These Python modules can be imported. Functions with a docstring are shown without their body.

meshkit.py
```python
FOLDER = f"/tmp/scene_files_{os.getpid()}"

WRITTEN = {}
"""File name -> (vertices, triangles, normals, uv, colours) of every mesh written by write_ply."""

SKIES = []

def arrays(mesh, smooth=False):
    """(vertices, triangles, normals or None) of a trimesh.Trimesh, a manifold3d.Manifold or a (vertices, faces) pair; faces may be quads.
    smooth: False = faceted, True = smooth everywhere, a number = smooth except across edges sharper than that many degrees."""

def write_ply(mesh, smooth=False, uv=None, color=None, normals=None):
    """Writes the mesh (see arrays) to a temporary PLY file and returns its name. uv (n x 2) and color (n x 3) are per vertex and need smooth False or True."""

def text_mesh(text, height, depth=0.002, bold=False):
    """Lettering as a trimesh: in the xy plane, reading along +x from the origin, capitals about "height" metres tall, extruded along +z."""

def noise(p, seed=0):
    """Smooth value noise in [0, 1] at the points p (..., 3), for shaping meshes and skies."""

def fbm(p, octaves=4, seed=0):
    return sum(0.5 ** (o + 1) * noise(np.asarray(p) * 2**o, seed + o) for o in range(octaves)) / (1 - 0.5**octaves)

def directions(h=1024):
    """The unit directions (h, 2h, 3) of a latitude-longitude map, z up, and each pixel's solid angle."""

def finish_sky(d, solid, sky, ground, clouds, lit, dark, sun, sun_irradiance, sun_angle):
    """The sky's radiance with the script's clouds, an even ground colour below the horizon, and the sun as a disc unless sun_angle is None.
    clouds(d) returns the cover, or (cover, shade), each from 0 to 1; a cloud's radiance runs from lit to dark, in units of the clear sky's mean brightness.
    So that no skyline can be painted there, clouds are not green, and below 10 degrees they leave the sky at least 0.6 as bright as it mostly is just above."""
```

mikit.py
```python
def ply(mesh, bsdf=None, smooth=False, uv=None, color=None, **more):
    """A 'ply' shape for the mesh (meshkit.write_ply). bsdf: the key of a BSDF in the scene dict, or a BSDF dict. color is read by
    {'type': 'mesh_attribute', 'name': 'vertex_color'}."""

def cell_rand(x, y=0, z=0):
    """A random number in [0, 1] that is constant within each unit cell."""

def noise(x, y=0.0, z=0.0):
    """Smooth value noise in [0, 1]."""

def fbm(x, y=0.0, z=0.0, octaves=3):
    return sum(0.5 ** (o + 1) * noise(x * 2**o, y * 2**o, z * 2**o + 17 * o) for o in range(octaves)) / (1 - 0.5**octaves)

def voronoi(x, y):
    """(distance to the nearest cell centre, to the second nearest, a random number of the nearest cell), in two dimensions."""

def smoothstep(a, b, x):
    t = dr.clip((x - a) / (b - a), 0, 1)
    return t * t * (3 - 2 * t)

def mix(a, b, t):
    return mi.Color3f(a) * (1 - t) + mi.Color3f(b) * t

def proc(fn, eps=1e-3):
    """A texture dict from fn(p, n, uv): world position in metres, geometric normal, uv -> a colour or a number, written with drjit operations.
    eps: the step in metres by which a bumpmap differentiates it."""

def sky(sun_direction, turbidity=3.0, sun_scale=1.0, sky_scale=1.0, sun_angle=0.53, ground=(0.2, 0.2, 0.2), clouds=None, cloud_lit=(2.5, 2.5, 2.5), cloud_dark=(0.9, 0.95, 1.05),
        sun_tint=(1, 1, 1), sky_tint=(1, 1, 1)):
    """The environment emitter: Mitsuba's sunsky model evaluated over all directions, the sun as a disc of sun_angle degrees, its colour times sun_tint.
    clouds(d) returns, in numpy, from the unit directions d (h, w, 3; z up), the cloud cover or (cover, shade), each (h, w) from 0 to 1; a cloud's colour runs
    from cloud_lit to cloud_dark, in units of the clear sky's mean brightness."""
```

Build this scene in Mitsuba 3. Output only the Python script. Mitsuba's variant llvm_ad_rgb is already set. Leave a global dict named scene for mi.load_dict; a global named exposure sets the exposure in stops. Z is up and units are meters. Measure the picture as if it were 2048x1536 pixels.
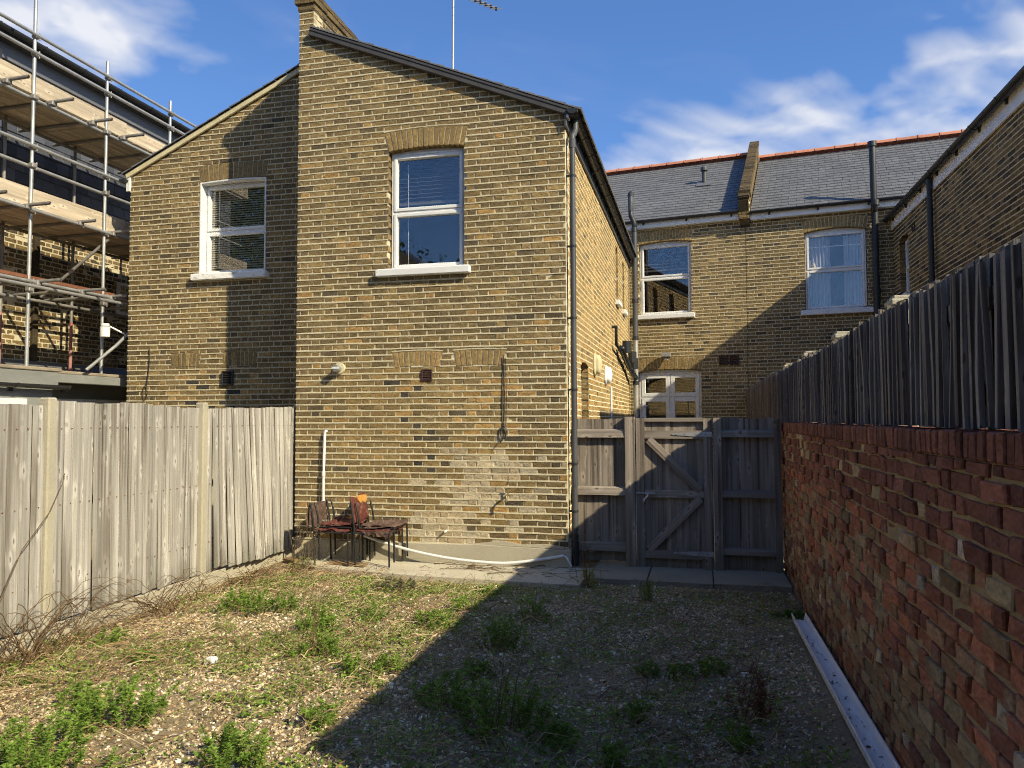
import math, numpy as np, trimesh, drjit as dr, mitsuba as mi, mikit, meshkit
from shapely.geometry import Polygon, LineString, box as sbox, MultiPolygon
from shapely.ops import unary_union
from shapely.prepared import prep
from mikit import noise, fbm, voronoi, smoothstep, mix, proc, cell_rand

T = mi.ScalarTransform4f
scene, labels = {'type': 'scene'}, {}
A3 = np.array

# ---------------------------------------------------------------- camera, sky, exposure
EYE = A3([0.0, 0.0, 1.711])
yaw, pitch, roll = math.radians(13.765), math.radians(2.667), math.radians(-0.218)
_f = A3([-math.sin(yaw) * math.cos(pitch), math.cos(yaw) * math.cos(pitch), math.sin(pitch)])
_r = A3([math.cos(yaw), math.sin(yaw), 0.0])
_u = np.cross(_r, _f)
_up = _u * math.cos(roll) - _r * math.sin(roll)
scene['camera'] = {'type': 'perspective', 'fov': 2 * math.degrees(math.atan(1024 / 1517.5)), 'fov_axis': 'x', 'near_clip': 0.05, 'far_clip': 3000.0,
                   'to_world': T().look_at(origin=EYE.tolist(), target=(EYE + _f).tolist(), up=_up.tolist())}
SUN = A3([1.70, -1.0, 1.29])


def clouds(d):
    x, y, z = d[..., 0], d[..., 1], np.maximum(d[..., 2], 0.02)
    az, el = np.degrees(np.arctan2(x, y)), np.degrees(np.arcsin(np.clip(z, -1, 1)))
    px, py = x / (z + 0.12), y / (z + 0.12)
    q = np.stack([px * 1.5 + py * 0.5, py * 2.0 - px * 0.9, np.zeros_like(px)], -1)
    warp = meshkit.fbm(q * 1.3, 3, 5)[..., None] * A3([1.1, 0.8, 0])
    base = meshkit.fbm(q * 1.8 + warp * 1.2, 5, 11)
    fine = meshkit.fbm(q * 5.5 + warp * 4, 5, 3)
    field = 0.52 * base + 0.48 * fine
    big = meshkit.fbm(np.stack([px * 0.55, py * 0.55, px * 0], -1), 2, 23)
    line = np.minimum(21.0 + 0.17 * (az + 7), 27.0)
    right = 1 / (1 + np.exp((el - line) / 0.9)) / (1 + np.exp(-(az + 9) / 1.2))
    left = np.exp(-np.abs((az + 45) / 9.5) ** 3 - ((el - 25.0) / 4.2) ** 2)
    m = np.clip(right * .88 + left * 1.05, 0, 1)
    cov = np.clip((field - (0.71 - 0.40 * m)) / 0.32, 0, 1)
    cov = cov * (.25 + .62 * m)
    cov = cov + .05 * np.clip((field - .52) / .3, 0, 1)      # faint veil everywhere
    return np.clip(cov, 0, 1), np.clip(0.45 - .5 * cov + 0.3 * fine, 0, 1) * .7


scene['sky'] = mikit.sky(SUN.tolist(), turbidity=3.0, clouds=clouds, cloud_lit=(2.7, 2.7, 2.75), cloud_dark=(1.2, 1.3, 1.5), sky_tint=(0.67, 0.86, 1.20), sun_tint=(0.95, 1.05, 1.08),
                         ground=(0.12, 0.11, 0.09))
exposure = 2.28

# ---------------------------------------------------------------- helpers
rng = np.random.default_rng(7)
taken = {}


def numbered(name):
    n = taken.get(name, -1) + 1
    taken[name] = n
    return name if n == 0 else f'{name}_{n:03d}'


def thing(name, label, cat, group=None, kind=None):
    k = numbered(name)
    labels[k] = {'label': label, 'category': cat}
    if group: labels[k]['group'] = group
    if kind: labels[k]['kind'] = kind
    return k


class MB:
    def __init__(self): self.v, self.f, self.t, self.n = [], [], [], 0

    def add(self, v, f, uv=(0.5, 0.5)):
        v = np.asarray(v, float); f = np.asarray(f, int)
        if f.shape[1] == 4: f = np.vstack([f[:, [0, 1, 2]], f[:, [0, 2, 3]]])
        uv = np.asarray(uv, float)
        if uv.ndim == 1: uv = np.broadcast_to(uv, (len(v), 2))
        self.v.append(v); self.f.append(f + self.n); self.t.append(uv); self.n += len(v)
        return self

    def arrays(self): return np.vstack(self.v), np.vstack(self.f), np.vstack(self.t)


def put(key, mb, bsdf, smooth=False):
    v, f, t = mb.arrays()
    scene[key] = mikit.ply((v, f), bsdf, smooth=smooth, uv=t)
    return key


def part(parent, name, mb, bsdf, smooth=False, label=None, kind=None):
    k = put(numbered(parent + '__' + name), mb, bsdf, smooth)
    if label or kind: labels[k] = {a: b for a, b in (('label', label), ('kind', kind)) if b}
    return k


def single(name, label, cat, mb, bsdf, group=None, kind=None, smooth=False):
    k = thing(name, label, cat, group, kind)
    return put(k, mb, bsdf, smooth)


def struct(name, mb, bsdf, smooth=False, label=None):
    k = put(numbered(name), mb, bsdf, smooth)
    labels[k] = {'kind': 'structure', **({'label': label} if label else {})}
    return k


class Frame:
    """s along, z up, d out; s x z = d."""
    def __init__(self, o, s, z=(0, 0, 1)):
        self.o, self.s, self.z = A3(o, float), A3(s, float), A3(z, float)
        self.s /= np.linalg.norm(self.s); self.z /= np.linalg.norm(self.z)
        self.n = np.cross(self.s, self.z)

    def __call__(self, p):
        p = np.asarray(p, float)
        return self.o + p[..., :1] * self.s + p[..., 1:2] * self.z + p[..., 2:3] * self.n


WORLD = Frame((0, 0, 0), (1, 0, 0), (0, 1, 0))
BOXF = A3([[0, 2, 3, 1], [4, 5, 7, 6], [0, 1, 5, 4], [2, 6, 7, 3], [0, 4, 6, 2], [1, 3, 7, 5]])


def lbox(F, s0, s1, z0, z1, d0, d1):
    """box in a frame; returns verts, faces"""
    v = A3([[s, z, d] for s in (s0, s1) for z in (z0, z1) for d in (d0, d1)], float)
    return F(v), BOXF[:, ::-1]


def bevel_box(F, s0, s1, z0, z1, d0, d1, b=0.004):
    m = trimesh.creation.box(extents=(s1 - s0, z1 - z0, d1 - d0))
    v = []
    sx, sz, sd = (s1 - s0) / 2, (z1 - z0) / 2, (d1 - d0) / 2
    b = min(b, sx * .45, sz * .45, sd * .45)
    pts = []
    for a in (-1, 1):
        for c in (-1, 1):
            for e in (-1, 1):
                pts += [(a * sx, c * (sz - b), e * (sd - b)), (a * (sx - b), c * sz, e * (sd - b)), (a * (sx - b), c * (sz - b), e * sd)]
    h = trimesh.Trimesh(pts).convex_hull
    v = np.asarray(h.vertices) + A3([(s0 + s1) / 2, (z0 + z1) / 2, (d0 + d1) / 2])
    f = np.asarray(h.faces)
    return F(v), f


def plank(mb, a, b, wdir, w, t, uid=None, nseg=1, warp=0.0, taper=1.0):
    """board from a to b, wdir across (width w), thickness t along axis x wdir; uv = metres + id"""
    a, b = A3(a, float), A3(b, float)
    L = np.linalg.norm(b - a); ax = (b - a) / L
    wd = A3(wdir, float); wd -= ax * (wd @ ax); wd /= np.linalg.norm(wd)
    td = np.cross(ax, wd)
    r = rng.random(3) * 50 if uid is None else uid
    V, U = [], []
    ph = rng.random() * 6
    for i in range(nseg + 1):
        q = i / nseg
        c = a + ax * L * q + td * warp * math.sin(q * 3.1 + ph * 0.4) * math.sin(ph) + wd * warp * 0.35 * math.sin(q * 4 + ph)
        for (x, y) in ((-.5, -.5), (.5, -.5 * taper), (.5, .5 * taper), (-.5, .5)):
            V.append(c + wd * w * x + td * t * y)
            U.append((r[0] + w * x + t * y, r[1] + L * q))
    Fc = []
    for i in range(nseg):
        o = 4 * i
        for j in range(4):
            k = (j + 1) % 4
            Fc.append([o + j, o + k, o + 4 + k, o + 4 + j])
    o = 4 * nseg
    Fc += [[3, 2, 1, 0], [o, o + 1, o + 2, o + 3]]
    mb.add(V, Fc, U)
    return mb


def tube(mb, pts, r, sides=8, uv=(0.5, 0.5), cap=True):
    p = np.asarray(pts, float); n = len(p)
    t = np.gradient(p, axis=0); t /= np.linalg.norm(t, axis=1, keepdims=True) + 1e-12
    ref = A3([0, 0, 1.0]) if abs(t[:, 2]).mean() < 0.8 else A3([0, 1.0, 0])
    a = np.cross(t, ref); a /= np.linalg.norm(a, axis=1, keepdims=True) + 1e-12
    b = np.cross(t, a); g = np.arange(sides) * 2 * np.pi / sides
    rr = np.broadcast_to(np.asarray(r, float), (n,))
    v = p[:, None] + rr[:, None, None] * (np.cos(g)[None, :, None] * a[:, None] + np.sin(g)[None, :, None] * b[:, None])
    i, j = np.meshgrid(np.arange(n - 1), np.arange(sides), indexing='ij')
    q = np.stack([i * sides + j, i * sides + (j + 1) % sides, (i + 1) * sides + (j + 1) % sides, (i + 1) * sides + j], -1).reshape(-1, 4)
    q = np.vstack([q[:, [0, 1, 2]], q[:, [0, 2, 3]]])
    v = v.reshape(-1, 3)
    if cap and sides > 3:
        e = np.arange(1, sides - 1)
        q = np.vstack([q, np.stack([e * 0, e + 1, e], 1), np.stack([e * 0, e, e + 1], 1) + (n - 1) * sides])
    mb.add(v, q[:, ::-1], uv)
    return mb


def tb(pts, r, sides=8): return tube(MB(), pts, r, sides)


def disc_tube(a, b, r, sides=14): return tube(MB(), [a, b], r, sides)


def extrude(F, poly, d0, d1):
    out = MB()
    for g in getattr(poly, 'geoms', [poly]):
        if g.is_empty or g.area < 1e-5: continue
        m = trimesh.creation.extrude_polygon(g, abs(d1 - d0), engine='earcut')
        v = np.array(m.vertices); v[:, 2] += min(d0, d1)
        out.add(F(v), m.faces)
    return out


def cuts(p):
    return list(p.geoms) if hasattr(p, 'geoms') else [p]


def prism(pts, df, db, bev, tilt=0.0, jit=0.0015):
    """prism on a convex polygon (k x 2), front at df with a bevelled edge, back at db"""
    pts = np.asarray(pts, float); k = len(pts)
    c = pts.mean(0)
    vec = pts - c; L = np.linalg.norm(vec, axis=1, keepdims=True)
    inner = pts - vec / np.maximum(L, 1e-6) * bev * 1.35
    zz = (pts[:, 1] - c[1]) / max(np.ptp(pts[:, 1]), 1e-6)
    dj = df - tilt * zz + rng.normal(0, jit, k)
    v = np.vstack([np.c_[inner, dj], np.c_[pts, dj - bev], np.c_[pts, np.full(k, db)]])
    i = np.arange(k); j = (i + 1) % k
    f = [[0, a, a + 1] for a in range(1, k - 1)]
    for o in (0, k):
        for a, b in zip(i, j):
            f += [[o + a, o + k + a, o + k + b], [o + a, o + k + b, o + b]]
    return v, A3(f)


class Works:
    """collects the pieces of one thing; the 300 that show largest become parts, the rest one part"""
    def __init__(self): self.items = []

    def add(self, v, f, uv):
        c = v.mean(0) - EYE
        depth = c @ _f
        vis = depth > 0.5 and abs(c @ _r) < depth * 0.70 and abs(c @ _up) < depth * 0.53
        a, b = v[0] - v[1], v[2] - v[1]
        ar = np.linalg.norm(np.cross(v[1] - v[0], v[2] - v[0])) if len(v) > 2 else 0
        n = np.cross(v[1] - v[0], v[2] - v[0]); nn = np.linalg.norm(n) + 1e-12
        size = ar * abs((n / nn) @ c) / np.linalg.norm(c) ** 3
        self.items.append((size if vis else 0.0, v, f, uv))

    def flush(self, parent, name, bsdf, most=300, rest='pieces'):
        order = sorted(range(len(self.items)), key=lambda i: -self.items[i][0])
        keep = [i for i in order[:most] if self.items[i][0] > 0]
        for i in keep:
            _, v, f, uv = self.items[i]
            part(parent, name, MB().add(v, f, uv), bsdf)
        left = order[len(keep):]
        if left:
            mb = MB()
            for i in left:
                _, v, f, uv = self.items[i]; mb.add(v, f, uv)
            part(parent, rest, mb, bsdf, kind='stuff')


def lay(W, F, region, z0, z1, course, pal, lengths=(0.211, 0.0985), joint=0.014, shift=None, bev=0.004, df=0.0, db=-0.10, tilt=0.0, jit=0.0015, dj=0.0018, minarea=0.0012, wob=0.0015):
    P = prep(region)
    x0, _, x1, _ = region.bounds
    period = sum(lengths) + joint * len(lengths)
    shift = period / 2 if shift is None else shift
    row = 0
    z = z0
    while z < z1:
        s = x0 - period * 2 - (shift if row % 2 else 0) + rng.normal(0, 0.004)
        i = 0
        while s < x1:
            L = lengths[i % len(lengths)] + rng.normal(0, 0.002)
            j = rng.normal(0, wob, 8)
            pts = A3([[s + j[0], z + joint / 2 + j[1]], [s + L + j[2], z + joint / 2 + j[3]], [s + L + j[4], z + course - joint / 2 + j[5]], [s + j[6], z + course - joint / 2 + j[7]]])
            s += L + joint; i += 1
            if pts[:, 0].max() < x0 or pts[:, 0].min() > x1: continue
            pg = Polygon(pts)
            cand = [pts]
            if not P.contains(pg):
                if not P.intersects(pg): continue
                cand = []
                for g in cuts(region.intersection(pg)):
                    if g.geom_type != 'Polygon' or g.area < minarea: continue
                    h = g.convex_hull.simplify(0.002)
                    c = np.array(h.exterior.coords)[:-1]
                    if len(c) < 3: continue
                    if not h.exterior.is_ccw: c = c[::-1]
                    cand.append(c)
            for c in cand:
                v, f = prism(c, df + rng.normal(0, dj), db, bev, tilt, jit)
                W.add(F(v), f, pal(c[:, 0].mean(), c[:, 1].mean(), L > 0.15))
        z += course; row += 1


def ribbons(F, region, z0, z1, course, w=0.0088, d=0.0045, back=-0.0078, amp=0.003):
    mb = MB()
    z = z0
    while z < z1 + 1e-6:
        zz = z
        inter = region.intersection(LineString([(region.bounds[0] - 1, zz), (region.bounds[2] + 1, zz)]))
        for g in cuts(inter):
            if g.is_empty or g.geom_type != 'LineString' or g.length < 0.03: continue
            (a, _), (b, _) = g.coords[0], g.coords[-1]
            n = max(2, int((b - a) / 0.07))
            s = np.linspace(a, b, n)
            wv = amp * (meshkit.noise(np.c_[s * 4.3, s * 0 + z * 91, s * 0], 3) - .5) * 2 + 0.4 * amp * (meshkit.noise(np.c_[s * 15, s * 0 + z * 31, s * 0], 9) - .5) * 2
            ww = w * (0.75 + 0.5 * meshkit.noise(np.c_[s * 7, s * 0 + z * 17, s * 0], 5))
            V = np.stack([np.c_[s, zz + wv - ww * 1.25, s * 0 + back], np.c_[s, zz + wv - ww * 0.8, s * 0 + d], np.c_[s, zz + wv + ww * 0.8, s * 0 + d * .8], np.c_[s, zz + wv + ww * 1.25, s * 0 + back]], 1).reshape(-1, 3)
            i = np.arange(n - 1)[:, None] * 4 + np.arange(3)[None]
            i = i.ravel()
            Fq = np.stack([i, i + 4, i + 5, i + 1], 1)
            mb.add(F(V), Fq)
        z += course
    return mb


def arch_pieces(W, F, s0, s1, z_in, rise, h, n, pal, flare=0.07, inset=0.0075, df=0.002, db=-0.10):
    """segmental arch of n voussoirs; intrados from s0 to s1 at z_in rising by rise; returns (region polygon, intrados points)"""
    c = (s0 + s1) / 2; half = (s1 - s0) / 2
    q = np.linspace(-1, 1, n + 1)
    lo = np.c_[c + q * half, z_in + rise * (1 - q ** 2)]
    hi = np.c_[c + q * (half + flare), z_in + h + rise * (1 - q ** 2)]
    for i in range(n):
        pts = A3([lo[i] + (inset, 0), lo[i + 1] - (inset, 0), hi[i + 1] - (inset, 0), hi[i] + (inset, 0)])
        v, f = prism(pts, df + rng.normal(0, .001), db, 0.004)
        W.add(F(v), f, pal(pts[:, 0].mean(), pts[:, 1].mean(), True))
    return Polygon(np.vstack([lo, hi[::-1]])).buffer(0.006, join_style=2), lo


# ---------------------------------------------------------------- materials
def ramp(t, stops):
    c = mi.Color3f(stops[0])
    for i in range(1, len(stops)):
        c = mix(c, mi.Color3f(stops[i]), dr.clip(t - (i - 1), 0, 1))
    return c


def material(key, fn=None, color=None, rough=0.8, spec=0.3, metallic=0.0, bump=None, height=1.0, eps=1e-3, **more):
    base = proc(fn) if fn else {'type': 'rgb', 'value': list(color)}
    b = {'type': 'principled', 'base_color': base, 'roughness': rough, 'specular': spec, 'metallic': metallic, **more}
    if bump: b = {'type': 'bumpmap', 'arbitrary': proc(bump, eps), 'scale': height, 'bsdf': b}
    scene[key] = {'type': 'twosided', 'bsdf': b}


STOCK = [(0.052, 0.048, 0.044), (0.178, 0.130, 0.066), (0.285, 0.200, 0.086), (0.40, 0.240, 0.090), (0.49, 0.43, 0.31), (0.36, 0.16, 0.08)]


def stock_col(p, n, uv):
    c = ramp(uv.x, STOCK)
    g = noise(p.x * 70, p.y * 70, p.z * 95)
    pit = smoothstep(0.76, 0.86, noise(p.x * 150 + 7, p.y * 150, p.z * 170))
    st = fbm(p.x * 1.1 + 3, p.y * 1.1, p.z * 0.8, 3)
    blot = noise(p.x * 28, p.y * 28, p.z * 34)
    return c * uv.y * (0.46 + 0.50 * g + 0.55 * blot) * (1 - 0.6 * pit) * (0.62 + 0.58 * st)


def stock_bump(p, n, uv):
    return noise(p.x * 120, p.y * 120, p.z * 140) + 0.8 * noise(p.x * 45, p.y * 45, p.z * 60)


material('stock_brick', stock_col, rough=0.9, spec=0.2, bump=stock_bump, height=0.004, eps=0.002)


def mortar_col(p, n, uv):
    st = fbm(p.x * 2.1, p.y * 2.1, p.z * 1.4, 3)
    g = noise(p.x * 120, p.y * 120, p.z * 120)
    return mix((0.42, 0.365, 0.24), (0.72, 0.65, 0.455), 0.2 + 0.45 * st + 0.4 * g) * (0.6 + 0.5 * uv.y)


material('cream_mortar', mortar_col, rough=0.95, spec=0.1)
RED = [(0.065, 0.042, 0.033), (0.23, 0.092, 0.060), (0.37, 0.140, 0.078), (0.45, 0.170, 0.085), (0.45, 0.33, 0.175), (0.60, 0.47, 0.33)]


def red_col(p, n, uv):
    c = ramp(uv.x, RED)
    g = noise(p.x * 60, p.y * 60, p.z * 80)
    bl = noise(p.x * 17 + 5, p.y * 17, p.z * 22)
    e = smoothstep(0.52, 0.74, fbm(p.x * 5, p.y * 5 + 9, p.z * 7, 3)) * 0.6 * smoothstep(1.5, 0.9, p.z)
    damp = smoothstep(0.45, 0.0, p.z)
    return mix(c * uv.y * (0.55 + 0.5 * g + 0.4 * bl), mi.Color3f(0.36, 0.275, 0.16) * (0.6 + 0.6 * g), e) * (1 - 0.35 * damp)


material('red_brick', red_col, rough=0.9, spec=0.2, bump=stock_bump, height=0.005, eps=0.002)


def brown_mortar(p, n, uv):
    g = fbm(p.x * 14, p.y * 14, p.z * 14, 3)
    f = noise(p.x * 150, p.y * 150, p.z * 150)
    moss = smoothstep(0.5, 0.0, p.z) * 0.5
    return mix(mix((0.20, 0.145, 0.075), (0.48, 0.35, 0.18), g * 0.7 + f * 0.35), (0.06, 0.062, 0.04), moss)


material('brown_mortar', brown_mortar, rough=0.95, spec=0.1, bump=lambda p, n, uv: noise(p.x * 90, p.y * 90, p.z * 90), height=0.006, eps=0.002)


def wood(a, b, dark, streak):
    def fn(p, n, uv):
        g = noise(uv.x * 110, uv.y * 2.2, 1.7)
        h = noise(uv.x * 46, uv.y * 0.9, 4.1)
        big = fbm(uv.x * 9, uv.y * 0.9, 3.0, 2)
        bd = cell_rand(uv.x * 0.77, 3, 2)
        f1, f2, kr = voronoi(uv.x * 8.0, uv.y * 3.1 + 0.7 * uv.x)
        some = smoothstep(0.35, 0.5, kr)
        kn = smoothstep(0.09, 0.04, f1) * some * 0.75
        ring = smoothstep(0.30, 0.12, f1) * (1 - kn) * some
        c = mix(a, b, dr.clip(-0.02 + 0.5 * g + 0.55 * h + 0.45 * ring, 0, 1)) * (0.60 + 0.5 * big + 0.26 * bd)
        c = mix(c, dark, streak * smoothstep(0.55, 0.8, fbm(uv.x * 26, uv.y * 1.0, 8.0, 2)))
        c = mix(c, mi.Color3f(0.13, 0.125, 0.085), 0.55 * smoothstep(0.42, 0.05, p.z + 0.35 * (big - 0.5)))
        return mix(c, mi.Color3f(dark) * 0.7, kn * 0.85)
    return fn


def wood_bump(p, n, uv):
    return noise(uv.x * 150, uv.y * 3.0, 1.7) + 0.5 * noise(uv.x * 380, uv.y * 8, 2.0)


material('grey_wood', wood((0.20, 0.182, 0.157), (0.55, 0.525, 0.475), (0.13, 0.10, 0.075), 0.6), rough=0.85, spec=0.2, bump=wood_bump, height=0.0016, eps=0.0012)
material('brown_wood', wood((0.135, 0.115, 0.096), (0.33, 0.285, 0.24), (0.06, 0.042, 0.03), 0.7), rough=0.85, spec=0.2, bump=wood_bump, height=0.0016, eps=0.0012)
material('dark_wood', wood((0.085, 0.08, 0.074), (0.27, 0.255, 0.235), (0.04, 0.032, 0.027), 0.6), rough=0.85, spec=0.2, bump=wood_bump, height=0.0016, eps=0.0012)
material('pale_wood', wood((0.33, 0.265, 0.185), (0.58, 0.50, 0.385), (0.18, 0.12, 0.08), 0.25), rough=0.8, spec=0.2)


def concrete_col(p, n, uv):
    a = fbm(p.x * 3, p.y * 3, p.z * 3, 4); g = noise(p.x * 130, p.y * 130, p.z * 130)
    return mix((0.25, 0.225, 0.165), (0.47, 0.43, 0.33), 0.15 + 0.6 * a + 0.3 * g) * uv.y * 2


material('concrete', concrete_col, rough=0.9, spec=0.2, bump=lambda p, n, uv: fbm(p.x * 60, p.y * 60, p.z * 60, 3), height=0.004, eps=0.002)


def white_col(p, n, uv):
    g = fbm(p.x * 1.5, p.y * 1.5, p.z * 5, 3)
    return mi.Color3f(0.74, 0.74, 0.725) * (0.84 + 0.20 * g)


material('white_plastic', white_col, rough=0.35, spec=0.4)


def flaky(p, n, uv):
    g = fbm(p.x * 16, p.y * 16, p.z * 22, 3)
    return mix((0.80, 0.79, 0.76), (0.27, 0.23, 0.18), smoothstep(0.60, 0.72, g) * uv.x)


material('flaky_white_paint', flaky, rough=0.7, spec=0.3)
scene['window_glass'] = {'type': 'thindielectric', 'int_ior': 1.85}
material('black_plastic', lambda p, n, uv: mi.Color3f(0.022, 0.023, 0.025) * (0.8 + 0.5 * fbm(p.x * 6, p.y * 6, p.z * 3, 2)), rough=0.42, spec=0.45)
material('grey_plastic', lambda p, n, uv: mi.Color3f(0.062, 0.065, 0.072) * (0.75 + 0.5 * fbm(p.x * 6, p.y * 6, p.z * 3, 2)), rough=0.5, spec=0.4)
material('black_steel', color=(0.018, 0.018, 0.02), rough=0.35, spec=0.5)
material('galvanised_steel', lambda p, n, uv: mix((0.30, 0.30, 0.29), (0.52, 0.53, 0.53), fbm(p.x * 9, p.y * 9, p.z * 5, 3)), rough=0.45, metallic=0.55, spec=0.5)
material('dull_steel', lambda p, n, uv: mix((0.13, 0.115, 0.10), (0.34, 0.33, 0.31), fbm(p.x * 7, p.y * 7, p.z * 4, 3)), rough=0.6, metallic=0.35, spec=0.4)
material('red_paint', lambda p, n, uv: mix((0.30, 0.07, 0.06), (0.40, 0.30, 0.28), fbm(p.x * 12, p.y * 12, p.z * 6, 2) * 0.7), rough=0.6)
material('rust', lambda p, n, uv: mix((0.12, 0.045, 0.025), (0.26, 0.11, 0.06), fbm(p.x * 12, p.y * 5, p.z * 12, 3)), rough=0.8)


def slate_col(p, n, uv):
    g = fbm(p.x * 14, p.y * 14, p.z * 14, 3)
    return mix((0.118, 0.120, 0.124), (0.150, 0.152, 0.157), uv.x) * (0.75 + 0.45 * g)


material('slate', slate_col, rough=0.55, spec=0.4)
material('dark_slate', lambda p, n, uv: mix((0.05, 0.054, 0.066), (0.09, 0.095, 0.11), uv.x) * (0.8 + 0.4 * fbm(p.x * 9, p.y * 9, p.z * 9, 2)), rough=0.5, spec=0.4)
material('terracotta', lambda p, n, uv: mix((0.45, 0.17, 0.10), (0.55, 0.25, 0.16), fbm(p.x * 9, p.y * 9, p.z * 9, 3)) * (0.8 + 0.3 * uv.x), rough=0.8)
material('lead', color=(0.16, 0.165, 0.175), rough=0.5, metallic=0.3)
material('dark_paint', lambda p, n, uv: mi.Color3f(0.055, 0.054, 0.055) * (0.8 + 0.5 * fbm(p.x * 8, p.y * 8, p.z * 8, 2)), rough=0.6)
material('grey_render', lambda p, n, uv: mix((0.16, 0.165, 0.155), (0.27, 0.275, 0.255), fbm(p.x * 3, p.y * 3, p.z * 3, 4)), rough=0.95)
material('felt', lambda p, n, uv: mix((0.16, 0.135, 0.10), (0.36, 0.30, 0.22), fbm(p.x * 5, p.y * 5, p.z * 5, 4)), rough=0.95)


def soil_col(p, n, uv):
    a = fbm(p.x * 2.2, p.y * 2.2, 0.0, 4); g = fbm(p.x * 60, p.y * 60, 3.0, 3)
    return mix((0.09, 0.07, 0.045), (0.32, 0.25, 0.15), 0.4 * a + 0.7 * g)


material('gravelly_soil', soil_col, rough=0.95, spec=0.1, bump=lambda p, n, uv: fbm(p.x * 50, p.y * 50, p.z * 50, 3), height=0.012, eps=0.003)
PEB = [(0.17, 0.145, 0.10), (0.46, 0.34, 0.18), (0.62, 0.51, 0.33), (0.74, 0.68, 0.56), (0.30, 0.16, 0.08), (0.34, 0.32, 0.29)]
material('pebble', lambda p, n, uv: ramp(uv.x, PEB) * uv.y * (0.75 + 0.5 * noise(p.x * 160, p.y * 160, p.z * 160)), rough=0.85, spec=0.25)
LEAF = [(0.07, 0.125, 0.028), (0.15, 0.26, 0.045), (0.28, 0.42, 0.085), (0.40, 0.42, 0.14), (0.14, 0.16, 0.11), (0.22, 0.06, 0.04)]
scene['leaf'] = {'type': 'twosided', 'bsdf': {'type': 'principledthin', 'base_color': proc(lambda p, n, uv: ramp(uv.x, LEAF) * uv.y), 'roughness': 0.6, 'diff_trans': 0.7, 'spec_trans': 0.0}}
scene['leaf'] = scene['leaf']['bsdf']
STRAW = [(0.14, 0.085, 0.045), (0.30, 0.19, 0.10), (0.48, 0.36, 0.20), (0.60, 0.50, 0.33)]
material('straw', lambda p, n, uv: ramp(uv.x, STRAW) * uv.y * 0.85, rough=0.8, spec=0.2)


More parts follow.
